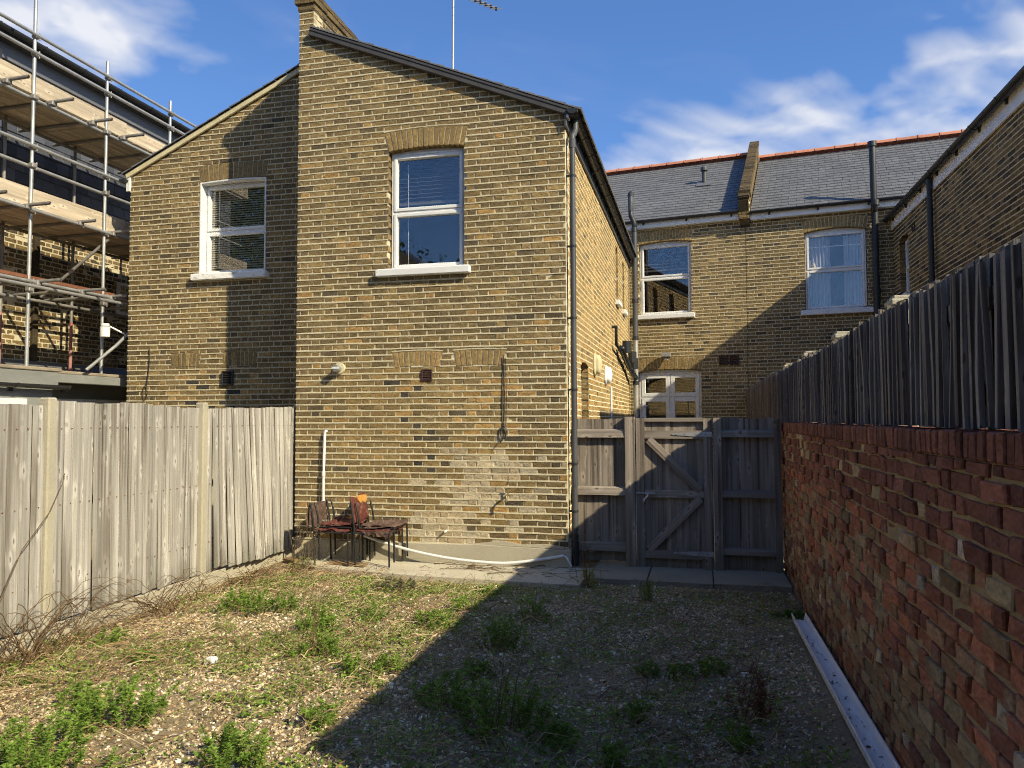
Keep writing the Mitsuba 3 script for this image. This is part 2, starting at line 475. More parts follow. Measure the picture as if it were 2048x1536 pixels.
def vinyl(p, n, uv):
    g = fbm(p.x * 22, p.y * 22, p.z * 22, 3)
    return mix((0.12, 0.035, 0.028), (0.17, 0.095, 0.075), smoothstep(0.5, 0.8, g)) * (0.6 + 0.6 * g)


material('maroon_vinyl', vinyl, rough=0.5, spec=0.4, bump=lambda p, n, uv: fbm(p.x * 30, p.y * 30, p.z * 30, 3), height=0.012, eps=0.003)
material('rotten_vinyl', lambda p, n, uv: mix((0.035, 0.020, 0.016), (0.17, 0.11, 0.085), fbm(p.x * 26, p.y * 26, p.z * 26, 4)), rough=0.85, bump=lambda p, n, uv: fbm(p.x * 30, p.y * 30, p.z * 30, 3), height=0.02, eps=0.003)
material('stained_board', wood((0.22, 0.11, 0.04), (0.42, 0.23, 0.09), (0.10, 0.05, 0.02), 0.4), rough=0.8)
material('orange_foam', lambda p, n, uv: mix((0.36, 0.16, 0.035), (0.52, 0.29, 0.075), fbm(p.x * 30, p.y * 30, p.z * 30, 3)), rough=0.95, bump=lambda p, n, uv: fbm(p.x * 60, p.y * 60, p.z * 60, 3), height=0.01, eps=0.003)
material('room_wall', color=(0.055, 0.05, 0.048), rough=0.9)
material('fabric', lambda p, n, uv: mi.Color3f(0.36, 0.365, 0.38), rough=0.9)
material('blind_slat', color=(0.10, 0.098, 0.10), rough=0.6)
material('olive_slat', color=(0.30, 0.27, 0.18), rough=0.7)
material('brown_plastic', color=(0.055, 0.028, 0.022), rough=0.5)
material('cream_plastic', lambda p, n, uv: mi.Color3f(0.60, 0.53, 0.33) * (0.8 + 0.3 * fbm(p.x * 9, p.y * 9, p.z * 9, 2)), rough=0.45)
material('brass', color=(0.30, 0.24, 0.14), rough=0.4, metallic=0.7)

# ---------------------------------------------------------------- large structure: ground, slabs


def gz(x, y):
    p = np.stack([np.asarray(x, float) * 0.8, np.asarray(y, float) * 0.8, np.zeros_like(np.asarray(x, float))], -1)
    return 0.055 * (meshkit.fbm(p, 3, 2) - 0.5) - 0.012


gx, gy = np.meshgrid(np.linspace(-5.3, 1.2, 110), np.linspace(-1.0, 9.0, 160), indexing='ij')
gv = np.stack([gx, gy, gz(gx, gy)], -1).reshape(-1, 3)
ii, jj = np.meshgrid(np.arange(109), np.arange(159), indexing='ij'); ii, jj = ii.ravel(), jj.ravel()
gf = np.stack([ii * 160 + jj, (ii + 1) * 160 + jj, (ii + 1) * 160 + jj + 1, ii * 160 + jj + 1], 1)
gm = MB().add(gv, gf)
for x0, x1, y0, y1 in ((-400, -5.3, -400, 400), (1.2, 400, -400, 400), (-5.3, 1.2, -400, -1.0), (-5.3, 1.2, 9.0, 400)):
    gm.add([[x0, y0, -.035], [x1, y0, -.035], [x1, y1, -.035], [x0, y1, -.035]], [[0, 1, 2, 3]])
struct('ground', gm, 'gravelly_soil', smooth=True)
mb = MB()
edge = A3([(-4.62, 8.62), (-4.62, 8.16), (-4.3, 8.0), (-3.7, 7.9), (-3.0, 7.80), (-2.2, 7.76), (-1.5, 7.72), (-1.20, 7.74), (-1.16, 8.62)])
struct('concrete_path', extrude(WORLD, Polygon(edge), -0.05, 0.028), 'concrete')
mb = extrude(WORLD, Polygon([(-1.155, 8.05), (-0.55, 8.05), (-0.545, 9.3), (-1.155, 9.3)]), -0.06, 0.036)
mb2 = extrude(WORLD, Polygon([(-0.535, 8.055), (0.12, 8.04), (0.125, 9.3), (-0.53, 9.3)]), -0.06, 0.033)
mb3 = extrude(WORLD, Polygon([(0.135, 8.045), (0.88, 8.05), (0.88, 9.3), (0.14, 9.3)]), -0.06, 0.037)
for m in (mb, mb2, mb3): m.t = [np.full_like(t, 0.30) for t in m.t]
k = struct('pavement', mb, 'concrete'); part(k, 'slab', mb2, 'concrete'); part(k, 'slab', mb3, 'concrete')
struct('yard', extrude(WORLD, Polygon([(-1.40, 9.31), (0.98, 9.31), (0.98, 17.0), (-1.40, 17.2)]), -0.06, 0.03), 'concrete')


# ---------------------------------------------------------------- windows
def seg_head(s0, s1, z1, rise, n=12):
    q = np.linspace(1, -1, n); c, h = (s0 + s1) / 2, (s1 - s0) / 2
    return [(c + a * h, z1 + rise * (1 - a * a)) for a in q]


def opening(s0, s1, z0, z1, rise): return Polygon([(s0, z0), (s1, z0)] + seg_head(s0, s1, z1, rise))


def bars(mb, F, s0, s1, z0, z1, w, d0, d1):
    for a in ((s0, s0 + w, z0, z1), (s1 - w, s1, z0, z1), (s0 + w, s1 - w, z0, z0 + w), (s0 + w, s1 - w, z1 - w, z1)):
        mb.add(*bevel_box(F, *a, d0, d1, 0.006))
    return mb


def window(house, F, s0, s1, z0, z1, rise, d, zt, sill=None, vent=False, label=None, room=1.6, fw=0.032, sw=0.042, split=None, sillmat='white_plastic'):
    """two-light casement: outer frame, two (or four) sashes with panes; returns key"""
    g = 0.006
    mb = bars(MB(), F, s0 + g, s1 - g, z0 + g, z1 - g, fw, d - 0.07, d)
    mb.add(*bevel_box(F, s0 + g + fw, s1 - g - fw, zt - 0.012, zt + 0.012, d - 0.07, d - 0.002, .004))
    if split: mb.add(*bevel_box(F, split - .012, split + .012, z0 + g + fw, z1 - g - fw, d - 0.07, d - 0.002, .004))
    k = part(house, 'window', mb, 'white_plastic', label=label)
    if rise > 0:
        head = Polygon([(s0, z1 - g * .5), (s1, z1 - g * .5)] + seg_head(s0, s1, z1, rise)).buffer(0)
        part(k, 'head_panel', extrude(F, head, d - 0.06, d - 0.012), 'white_plastic')
    cols = [(s0 + g + fw, s1 - g - fw)] if not split else [(s0 + g + fw, split - .012), (split + .012, s1 - g - fw)]
    for (a, b) in cols:
        for (e, h) in ((zt + 0.012, z1 - g - fw), (z0 + g + fw, zt - 0.012)):
            part(k, 'sash', bars(MB(), F, a + .002, b - .002, e + .002, h - .002, sw, d - 0.055, d + 0.012), 'white_plastic')
            part(k, 'pane', MB().add(F(A3([[a + sw - .004, e + sw - .004, d - .03], [b - sw + .004, e + sw - .004, d - .03], [b - sw + .004, h - sw + .004, d - .03], [a + sw - .004, h - sw + .004, d - .03]])), [[0, 1, 2, 3]]), 'window_glass')
    if vent:
        c = (s0 + s1) / 2
        part(k, 'trickle_vent', MB().add(*bevel_box(F, c - .13, c + .13, z1 - g - fw * .5 - .014, z1 - g - fw * .5 + .010, d - .01, d + .016, .006)), 'white_plastic')
    if sill:
        a, b, e, h, dd = sill
        part(k, 'sill', MB().add(*bevel_box(F, a, b, e, h, d - 0.03, dd, .008)).add(*bevel_box(F, a + .02, b - .02, h, h + .012, d - .03, dd * .55, .004)), sillmat)
    if room:
        q = .25
        c = A3([[a, b, e] for a in (s0 - q, s1 + q) for b in (z0 - q, z1 + q) for e in (d - room, d - .075)])
        part(k, 'room', MB().add(F(c), A3([BOXF[0], BOXF[1], BOXF[2], BOXF[3], BOXF[4]])), 'room_wall')
    return k


def blind(win, F, s0, s1, ztop, zbot, d, step=0.05, w=0.045, ang=25, bsdf='blind_slat', most=40):
    z = ztop; t = math.radians(ang); mbs = MB(); i = 0
    while z > zbot:
        dz, dd = w / 2 * math.sin(t), w / 2 * math.cos(t)
        m = MB().add(F(A3([[s0, z - dz, d + dd], [s1, z - dz, d + dd], [s1, z + dz, d - dd], [s0, z + dz, d - dd]])), [[0, 1, 2, 3]])
        if i < most: part(win, 'blind_slat', m, bsdf)
        z -= step; i += 1
    part(win, 'blind_rail', MB().add(*lbox(F, s0, s1, zbot - .03, zbot, d - .015, d + .015)), bsdf)


def curtain(win, F, s0, s1, z0, z1, d, folds=7):
    n = folds * 8; s = np.linspace(s0, s1, n)
    dd = d + 0.03 * np.sin(np.linspace(0, folds * 2 * np.pi, n)) + 0.008 * rng.normal(size=n).cumsum() / math.sqrt(n)
    v = np.vstack([np.c_[s, s * 0 + z0, dd], np.c_[s, s * 0 + z1, dd * 0.8 + d * .2]])
    i = np.arange(n - 1)
    part(win, 'curtain', MB().add(F(v), np.stack([i, i + 1, i + 1 + n, i + n], 1)), 'fabric', smooth=True)


def gutter(house, a, b, r, bsdf, out, brackets=0.9, name='gutter', cap=True):
    """half-round gutter from a to b; out = horizontal unit vector away from the wall"""
    a, b, out = A3(a, float), A3(b, float), A3(out, float)
    g = np.linspace(np.pi, 2 * np.pi, 11)
    prof = np.r_[np.c_[np.cos(g) * r, np.sin(g) * r], np.c_[np.cos(g[::-1]) * (r - .005), np.sin(g[::-1]) * (r - .005)]]
    up = A3([0, 0, 1.0])
    k = len(prof)
    v = np.vstack([p + prof[:, :1] * out + prof[:, 1:] * up for p in (a, b)])
    i = np.arange(k); j = (i + 1) % k
    mb = MB().add(v, np.stack([i, j, j + k, i + k], 1))
    if cap:
        for p in (a, b):
            vv = p + prof[:11, :1] * out + prof[:11, 1:] * up
            mb.add(vv, [[0, q, q + 1] for q in range(1, 10)])
    key = part(house, name, mb, bsdf)
    L = np.linalg.norm(b - a); ax = (b - a) / L
    for q in np.arange(brackets * .4, L, brackets):
        c = a + ax * q
        gg = np.linspace(np.pi * .98, 2.02 * np.pi, 9)
        arc = [c + math.cos(t) * (r + .006) * out + math.sin(t) * (r + .006) * up for t in gg]
        m = MB()
        V = np.vstack([[p - ax * .02 for p in arc], [p + ax * .02 for p in arc]])
        i = np.arange(8)
        m.add(V, np.stack([i, i + 1, i + 10, i + 9], 1))
        m.add(*lbox(Frame(c - out * r, ax), -.02, .02, -.10, .0, -.02, .012))
        part(key, 'bracket', m, bsdf)
    return key


def pal_main(s, z, big):
    r = rng.random(); b = rng.normal(1.0, 0.10)
    # soot above, cleaner and more golden bricks in the blocked openings below, pale salts near the ground
    if z < 2.35 and -4.35 < s < -2.0:
        pd = .02 + .42 * math.exp(-((s + 3.30 + .25 * (z - 1.8)) / .22) ** 2 - ((z - 1.75) / .45) ** 2)
        po = .06 + .45 * math.exp(-((s + 2.55) / .40) ** 2 - ((z - 1.85) / .42) ** 2)
        if r < pd: return (0.05 + rng.random() * .5, b)
        if rng.random() < po: return (2.3 + rng.random() * .6, b * 1.02)
        t = 1.2 + rng.random() * 1.0
    elif r < 0.07: t = 0.4 + rng.random() * .5
    elif r < 0.84: t = 0.95 + rng.random() * .65
    elif r < 0.96: t = 1.6 + rng.random() * .5
    else: t = 2.5 + rng.random() * .4
    e = 1.5 * math.exp(-((s + 2.5) / .5) ** 2 - ((z - .98) / .36) ** 2) + 1.2 * math.exp(-((s + 3.0) / .45) ** 2 - ((z - .42) / .16) ** 2)
    if e > rng.random() * 1.1: t = 3.55 + rng.random() * .4; b *= 0.92
    elif z < .62 and rng.random() < .6: t = .5 + rng.random() * .5
    return (t, max(.55, b))


def pal_left(s, z, big):
    r = rng.random(); b = rng.normal(.98, 0.10)
    if z < 2.45 and -7.55 < s < -6.05:
        if r < .18: return (0.05, 1.0)
        if r < .36: return (2.5, b * 1.05)
    if r < 0.07: return (0.4 + rng.random() * .5, b)
    if r < 0.88: return (1.0 + rng.random() * .65, b)
    return (1.8 + rng.random() * .4, b * 1.05)


def pal_rear(s, z, big):
    r = rng.random(); b = rng.normal(1.0, 0.13)
    if s > 1.05: b *= .88
    return ((0.5 if r < .07 else 1.25 + rng.random() * .7), b)


def pal_side(s, z, big):
    r = rng.random(); b = rng.normal(1.08, 0.15)
    return ((0.7 if r < .05 else 1.7 + rng.random() * .8), b)


def pal_dark(s, z, big):
    r = rng.random(); b = rng.normal(.85 if s < 2 or z > 4.9 else .78, 0.15)
    return ((0.4 if r < .2 else 1.1 + rng.random() * .8), b)


# ---------------------------------------------------------------- the gabled rear wing in front
HOUSE = thing('gabled_house', 'tall yellow brick gabled house wing with one white upper window facing the gravel yard', 'house')
F = Frame((0, 8.6, 0), (1, 0, 0))
XL, XR = -4.90, -1.46
gable = Polygon([(XL, 0), (XR, 0), (XR, 5.26), (-4.70, 6.66), (-4.70, 7.10), (XL, 7.10)])
W1 = (-3.662, -2.690, 3.535, 5.015); R1 = 0.026
op = opening(*W1, R1)
W = Works()
arcs = []
pa = lambda s, z, b: (1.6 + rng.random() * .5, rng.normal(1.1, .07))
a1, _ = arch_pieces(W, F, W1[0], W1[1], W1[3], R1, 0.24, 15, pa, flare=.06); arcs.append(a1)
for s0, s1 in ((-3.57, -3.0), (-2.79, -2.21)):
    a2, _ = arch_pieces(W, F, s0, s1, 2.345, 0.012, 0.185, 9, lambda s, z, b: (1.7 + rng.random() * .7, rng.normal(1.12, .08)), flare=.035); arcs.append(a2)
solid = gable.difference(op)
region = solid.difference(unary_union(arcs)).intersection(sbox(-9, 0.25, 9, 9))
lay(W, F, region, 0.25, 7.1, 0.075, pal_main)
W.flush(HOUSE, 'wall__brick', 'stock_brick', rest='wall__brickwork')
body = gable.difference(op.buffer(0.02, join_style=2))
wall = extrude(F, body, -.0075, -.24)
k = part(HOUSE, 'wall', wall, 'cream_mortar')
part(HOUSE, 'wall__pointing', ribbons(F, region, 0.25, 7.1, 0.075), 'cream_mortar')
mb = MB()
for ring in arcs:      # raised mortar line over each arch
    c = np.array(ring.exterior.coords)
    top = c[np.argsort(c[:, 0])]; top = A3([p for p in top if p[1] > np.interp(p[0], [c[:, 0].min(), c[:, 0].max()], [c[:, 1].mean()] * 2)])
    if len(top) > 3: tube(mb, F(np.c_[top, np.full(len(top), .0)]), .008, 6)
part(HOUSE, 'wall__arch_joint', mb, 'cream_mortar')
# rendered plinth
pz = [(-4.55, 0.0), (XR + .035, 0.0), (XR + .035, 0.225), (-1.9, 0.238), (-2.5, 0.252), (-3.3, 0.243), (-4.0, 0.236), (-4.55, 0.24)]
m = extrude(F, Polygon(pz), -0.1, 0.045)
part(HOUSE, 'plinth', m, 'concrete', label='pale cement plinth along the foot of the wall')
part(HOUSE, 'plinth__patch', extrude(F, Polygon([(-2.75, .245), (-2.2, .25), (-1.75, .24), (-1.5, .232), (-1.5, .26), (-1.7, .285), (-2.0, .27), (-2.2, .305), (-2.5, .27)]), -.01, .016), 'concrete')
# chimney-like party parapet going back between the two roofs
P_ = Works(); Fp = Frame((XL + .20, 8.6, 0), (0, 1, 0))
par = Polygon([(0, 5.6), (2.6, 5.6), (2.6, 7.10), (0, 7.10)])
pal_soot = lambda s, z, b: (.55 + rng.random() * .7, rng.normal(.8, .1))
lay(P_, Fp, par, 5.65, 7.09, 0.075, pal_soot, db=-.05)
P_.flush(HOUSE, 'parapet__brick', 'stock_brick', most=40, rest='parapet__brickwork')
part(HOUSE, 'parapet', MB().add(*lbox(WORLD, XL, XL + .193, 8.8, 11.2, 5.5, 7.10)), 'cream_mortar')
C_ = Works()
for i, (zz, ov) in enumerate(((6.955, .022), (7.03, .045), (7.105, .045))):
    for Fc, s0, s1 in ((Frame((0, 8.6 - ov, 0), (1, 0, 0)), XL - ov, XL + .2 + ov), (Frame((XL + .2 + ov, 8.6, 0), (0, 1, 0)), -ov, 2.6)):
        lay(C_, Fc, sbox(s0, zz, s1, zz + .075), zz, zz + .07, .075, pal_soot, db=-.06, joint=.008)
C_.flush(HOUSE, 'parapet__cap_brick', 'stock_brick', most=40, rest='parapet__cap')
part(HOUSE, 'parapet__cap_core', MB().add(*lbox(WORLD, XL - .015, XL + .215, 8.59, 11.2, 6.955, 7.175)), 'cream_mortar')
part(HOUSE, 'parapet__flashing', extrude(Frame((XL + .205, 8.57, 0), (0, 1, 0)), Polygon([(0, 6.64), (.5, 6.64), (.36, 6.72), (0.03, 6.75)]), 0, .004), 'lead')
# mono-pitch roof: verge board, slates
sl = A3([XR + .07 + 4.70, 0, 5.335 - 6.70]); sl /= np.linalg.norm(sl)
Fr = Frame((-4.70, 8.54, 6.70), (0, 1, 0), -sl)      # s = along ridge, z = up the slope (negative = down), d = up
LEN = 3.70
rf = part(HOUSE, 'roof', MB().add(*lbox(Fr, 0.02, 8.6, -LEN + .02, 0, -.06, -.012)), 'dark_paint')
SW = Works(); lay(SW, Fr, sbox(-.03, -LEN - .03, 8.6, 0), -LEN - .03, 0, 0.2, lambda s, z, b: (rng.random(), 1), lengths=(.25,), joint=.004, shift=.127, df=.006, db=-.012, tilt=.012, bev=.002)
SW.flush(HOUSE, 'roof__slate', 'slate', most=120, rest='roof__slates')
part(HOUSE, 'verge_board', MB().add(*bevel_box(Fr, -.012, .055, -LEN + .05, 0, -.108, -.018, .006)), 'dark_paint', label='grey weathered verge board')
part(HOUSE, 'verge_board__fillet', MB().add(*bevel_box(Fr, -.022, .02, -LEN, 0, -.05, -.016, .004)), 'dark_paint')
# side wall facing the neighbour's yard
Fs = Frame((XR, 8.6, 0), (0, 1, 0))
side = sbox(0.1, 0, 8.45, 5.2)
SO = [(1.12, 1.78, 0, 2.42, .05), (5.55, 5.95, 3.93, 4.95, .04), (6.85, 7.2, 3.93, 4.93, .04)]
hole = unary_union([opening(a, b, c, d, e) for a, b, c, d, e in SO])
W2 = Works()
lay(W2, Fs, side.difference(hole), 0.25, 5.2, 0.075, pal_side, db=-.09)
W2.flush(HOUSE, 'side_wall__brick', 'stock_brick', most=0, rest='side_wall__brickwork')
part(HOUSE, 'side_wall', extrude(Fs, side.difference(hole.buffer(.02)), -.0075, -.24), 'cream_mortar')
part(HOUSE, 'side_wall__pointing', ribbons(Fs, side.difference(hole), .25, 5.2, .075, d=.003), 'cream_mortar')
for (a, b, c, d, e) in SO[1:]:
    k = part(HOUSE, 'window', bars(MB(), Fs, a, b, c, d, .05, -.16, -.09), 'white_plastic')
    part(k, 'pane', MB().add(Fs(A3([[a, c, -.12], [b, c, -.12], [b, d, -.12], [a, d, -.12]])), [[0, 1, 2, 3]]), 'window_glass')
    part(k, 'sill', MB().add(*bevel_box(Fs, a - .06, b + .06, c - .09, c, -.1, .075, .008)), 'white_plastic')
    part(k, 'room', MB().add(*lbox(Fs, a - .1, b + .1, c - .1, d + .1, -1.2, -.2)), 'room_wall')
k = part(HOUSE, 'door', MB().add(*bevel_box(Fs, SO[0][0], SO[0][1], .05, 2.42, -.2, -.15)), 'dark_paint')
part(k, 'handle', tb(Fs(A3([[1.65, 1.05, -.15], [1.65, 1.05, -.1], [1.55, 1.05, -.1]])), .012), 'brass')
part(HOUSE, 'rear_wall', MB().add(*lbox(WORLD, XL, XL + .2, 8.85, 17.0, 0, 6.6)), 'cream_mortar')
# fascia, gutter, downpipe
part(HOUSE, 'fascia', MB().add(*bevel_box(Fs, -.06, 8.5, 5.10, 5.27, .002, .028, .004)), 'grey_plastic')
part(HOUSE, 'soffit_end', MB().add(*bevel_box(Fs, -.066, .05, 5.20, 5.30, .028, .055, .004)), 'white_plastic')
gutter(HOUSE, (XR + .10, 8.5, 5.29), (XR + .10, 16.95, 5.255), .062, 'black_plastic', (1, 0, 0), .62)
dp = XR + .075
tp = [(XR + .10, 8.74, 5.24), (XR + .10, 8.74, 5.12), (XR + .09, 8.70, 5.06), (dp, 8.66, 5.02), (dp, 8.66, 4.9)]
k = part(HOUSE, 'downpipe', tb([(dp, 8.66, 4.93), (dp, 8.66, .36)], .034, 14), 'grey_plastic', smooth=True, label='dark grey round downpipe at the corner')
part(k, 'swan_neck', tb(tp, .036, 12), 'grey_plastic', smooth=True)
part(k, 'shoe', tb([(dp, 8.66, .40), (dp, 8.66, .05)], .045, 12), 'black_plastic', smooth=True)
for z in (4.55, 3.72, 2.88, 2.05, 1.20, .66):
    part(k, 'clip', tb([(dp, 8.66, z - .012), (dp, 8.66, z + .012)], .041, 12).add(*lbox(WORLD, XR, dp - .02, 8.645, 8.675, z - .01, z + .01)), 'black_plastic')
for z in (1.0, 4.93): part(k, 'collar', tb([(dp, 8.66, z - .05), (dp, 8.66, z + .05)], .040, 12), 'grey_plastic')
# upper window
k = window(HOUSE, F, *W1, R1, -.085, 4.268, sill=(-3.80, -2.605, 3.455, 3.54, .085), vent=True, label='white two-light upper window with a blind half down')
blind(k, F, W1[0] + .06, W1[1] - .06, 4.93, 4.42, -.22)
part(k, 'blind_cord', tb(F(A3([[-3.48, 4.9, -.2], [-3.475, 3.6, -.2]])), .003, 5), 'white_plastic')
# small fixings of this wall
k = part(HOUSE, 'flue', tb(F(A3([[-4.295, 2.35, 0], [-4.295, 2.35, .035]])), .068, 20), 'cream_plastic', label='round white boiler flue on the wall')
part(k, 'outlet', tb(F(A3([[-4.295, 2.35, .03], [-4.30, 2.345, .13]])), .043, 16), 'galvanised_steel')
part(k, 'bar', MB().add(*lbox(F, -4.34, -4.25, 2.335, 2.36, .13, .136)), 'white_plastic')
k = part(HOUSE, 'air_vent', bars(MB(), F, -3.225, -3.09, 2.175, 2.315, .014, 0, .022), 'brown_plastic', label='square brown louvred air vent')
for i in range(4):
    z = 2.195 + i * .029
    part(k, 'louvre', MB().add(F(A3([[-3.215, z, .02], [-3.10, z, .02], [-3.10, z + .026, .004], [-3.215, z + .026, .004]])), [[0, 1, 2, 3]]), 'brown_plastic')
cb = MB()
zs = np.linspace(2.455, 1.60, 14)
tube(cb, F(np.c_[-2.205 + .006 * np.sin(zs * 9), zs, np.full(14, .018)]), .0055, 6)
tube(cb, F(np.c_[-2.175 + .004 * np.sin(zs * 7), zs - .02, np.full(14, .02)]), .0035, 6)
g = np.linspace(0, 4 * np.pi, 30)
tube(cb, F(np.c_[-2.20 + .035 * np.cos(g) - .01 * g / 12, 1.56 + .075 * np.sin(g), .022 + .004 * g / 6]), .006, 6)
tube(cb, F(A3([[-2.2, 1.52, .03], [-2.22, 1.46, .06], [-2.24, 1.43, .07]])), .006, 6)
part(HOUSE, 'cable', cb, 'black_plastic', label='black cable hanging down the wall with a coiled end')
tp = MB(); tube(tp, F(A3([[-2.15, .84, 0], [-2.15, .84, .10], [-2.15, .82, .12], [-2.15, .76, .125]])), .012, 8)
tube(tp, F(A3([[-2.15, .85, .05], [-2.15, .90, .05]])), .008, 8); tube(tp, F(A3([[-2.18, .905, .05], [-2.12, .905, .05]])), .007, 8)
tube(tp, F(A3([[-2.16, .95, .006], [-2.15, 1.05, .004]])), .004, 5)
part(HOUSE, 'outside_tap', tp, 'brass', smooth=True, label='small outside tap low on the wall')
part(HOUSE, 'hook', tb(F(A3([[-2.91, .40, 0], [-2.91, .395, .07]])), .012, 8), 'white_plastic')

# ---------------------------------------------------------------- the left gable, set back
HL = thing('gabled_house', 'lower shaded yellow brick gable at left with white-painted window reveal and dark louvred vent', 'house')
G = Frame((0, 9.6, 0), (1, 0, 0))
LL, LR = -8.26, -4.86
gab = Polygon([(LL, 0), (LR, 0), (LR, 6.93), (LL, 5.38)])
Wn = (-7.055, -5.975, 3.83, 5.20); RL = .018
opl = opening(*Wn, RL)
V_ = Works(); arcs = []
a1, _ = arch_pieces(V_, G, Wn[0], Wn[1], Wn[3], RL, .245, 14, lambda s, z, b: (1.3 + rng.random() * .4, rng.normal(.95, .08)), flare=.03); arcs.append(a1)
for s0, s1 in ((-7.49, -7.03), (-6.62, -6.10)):
    a2, _ = arch_pieces(V_, G, s0, s1, 2.48, .02, .20, 8, lambda s, z, b: (1.3 + rng.random() * .8, rng.normal(.95, .1)), flare=.02); arcs.append(a2)
reg = gab.difference(opl).difference(unary_union(arcs)).intersection(sbox(-9, 1.4, 9, 9))
lay(V_, G, reg, 1.48, 6.95, .075, pal_left)
V_.flush(HL, 'wall__brick', 'stock_brick', rest='wall__brickwork')
part(HL, 'wall', extrude(G, gab.difference(opl.buffer(.02, join_style=2)), -.0075, -.24), 'cream_mortar')
part(HL, 'wall__pointing', ribbons(G, reg, 1.48, 6.95, .075), 'cream_mortar')
part(HL, 'side_wall', MB().add(*lbox(WORLD, LL, LL + .22, 9.85, 17, 0, 5.35)), 'cream_mortar')
s2 = A3([LR - LL, 0, 6.93 - 5.38]); s2 /= np.linalg.norm(s2)
Fl = Frame((LL - .06, 17.6, 5.395), (0, -1, 0), s2)
LEN2 = 3.80
part(HL, 'roof', MB().add(*lbox(Fl, 0, 8.04, 0, LEN2, -.0, .03)), 'dark_paint')
SW = Works(); lay(SW, Fl, sbox(0, -.03, 8.08, LEN2), -.03, LEN2, .2, lambda s, z, b: (rng.random(), 1), lengths=(.25,), joint=.004, shift=.127, df=.048, db=.03, tilt=.012, bev=.002)
SW.flush(HL, 'roof__slate', 'slate', most=120, rest='roof__slates')
part(HL, 'verge_board', MB().add(*bevel_box(Fl, 8.01, 8.045, 0, LEN2, -.045, .028, .004)), 'cream_plastic', label='cream verge fillet under the slates')
part(HL, 'barge_end', MB().add(*bevel_box(G, LL - .06, LL + .01, 5.16, 5.40, .0, .03, .004)), 'white_plastic')
gutter(HL, (LL - .075, 9.5, 5.33), (LL - .075, 17, 5.30), .058, 'black_plastic', (-1, 0, 0))
k = window(HL, G, *Wn, RL, -.135, 4.485, sill=(-7.14, -5.92, 3.745, 3.835, .085), label='white two-light window with lowered blinds', sillmat='flaky_white_paint', fw=.026, sw=.044)
blind(k, G, Wn[0] + .06, Wn[1] - .06, 5.12, 3.93, -.19, step=.034, w=.036, ang=50, bsdf='olive_slat')
for a_, b_ in ((Wn[0] - .004, Wn[0] + .02), (Wn[1] - .02, Wn[1] + .004)):
    part(k, 'painted_reveal', MB().add(*bevel_box(G, a_, b_, Wn[2], Wn[3], -.13, .004, .003)), 'white_plastic')
hd = Polygon(seg_head(Wn[0], Wn[1], Wn[3], RL) + seg_head(Wn[0], Wn[1], Wn[3] - .02, RL)[::-1])
part(k, 'painted_soffit', extrude(G, hd.buffer(0), -.13, .003), 'white_plastic')
k = part(HL, 'air_vent', bars(MB(), G, -6.635, -6.455, 2.215, 2.42, .016, 0, .04), 'black_plastic', label='square black louvred vent')
for i in range(7):
    z = 2.232 + i * .0255
    part(k, 'louvre', MB().add(G(A3([[-6.62, z, .038], [-6.47, z, .038], [-6.47, z + .023, .012], [-6.62, z + .023, .012]])), [[0, 1, 2, 3]]), 'black_plastic')
cb = MB(); zs = np.linspace(2.78, 2.20, 10)
tube(cb, G(np.c_[-7.86 - .05 * (2.78 - zs) + .012 * np.sin(zs * 8), zs, np.full(10, .02)]), .006, 6)
g = np.linspace(0, 2 * np.pi, 18); tube(cb, G(np.c_[-7.92 + .035 * np.cos(g), 2.13 + .10 * np.sin(g), np.full(18, .025)]), .005, 6)
part(HL, 'cable', cb, 'black_plastic', label='short black cable looped on the wall')

# ---------------------------------------------------------------- rear terrace range, two houses
AN = math.radians(8.0)
RO = A3([0, 17.0, 0]); RS = A3([math.cos(AN), -math.sin(AN), 0])
Q = Frame(RO, RS)
PITCH = math.radians(33)


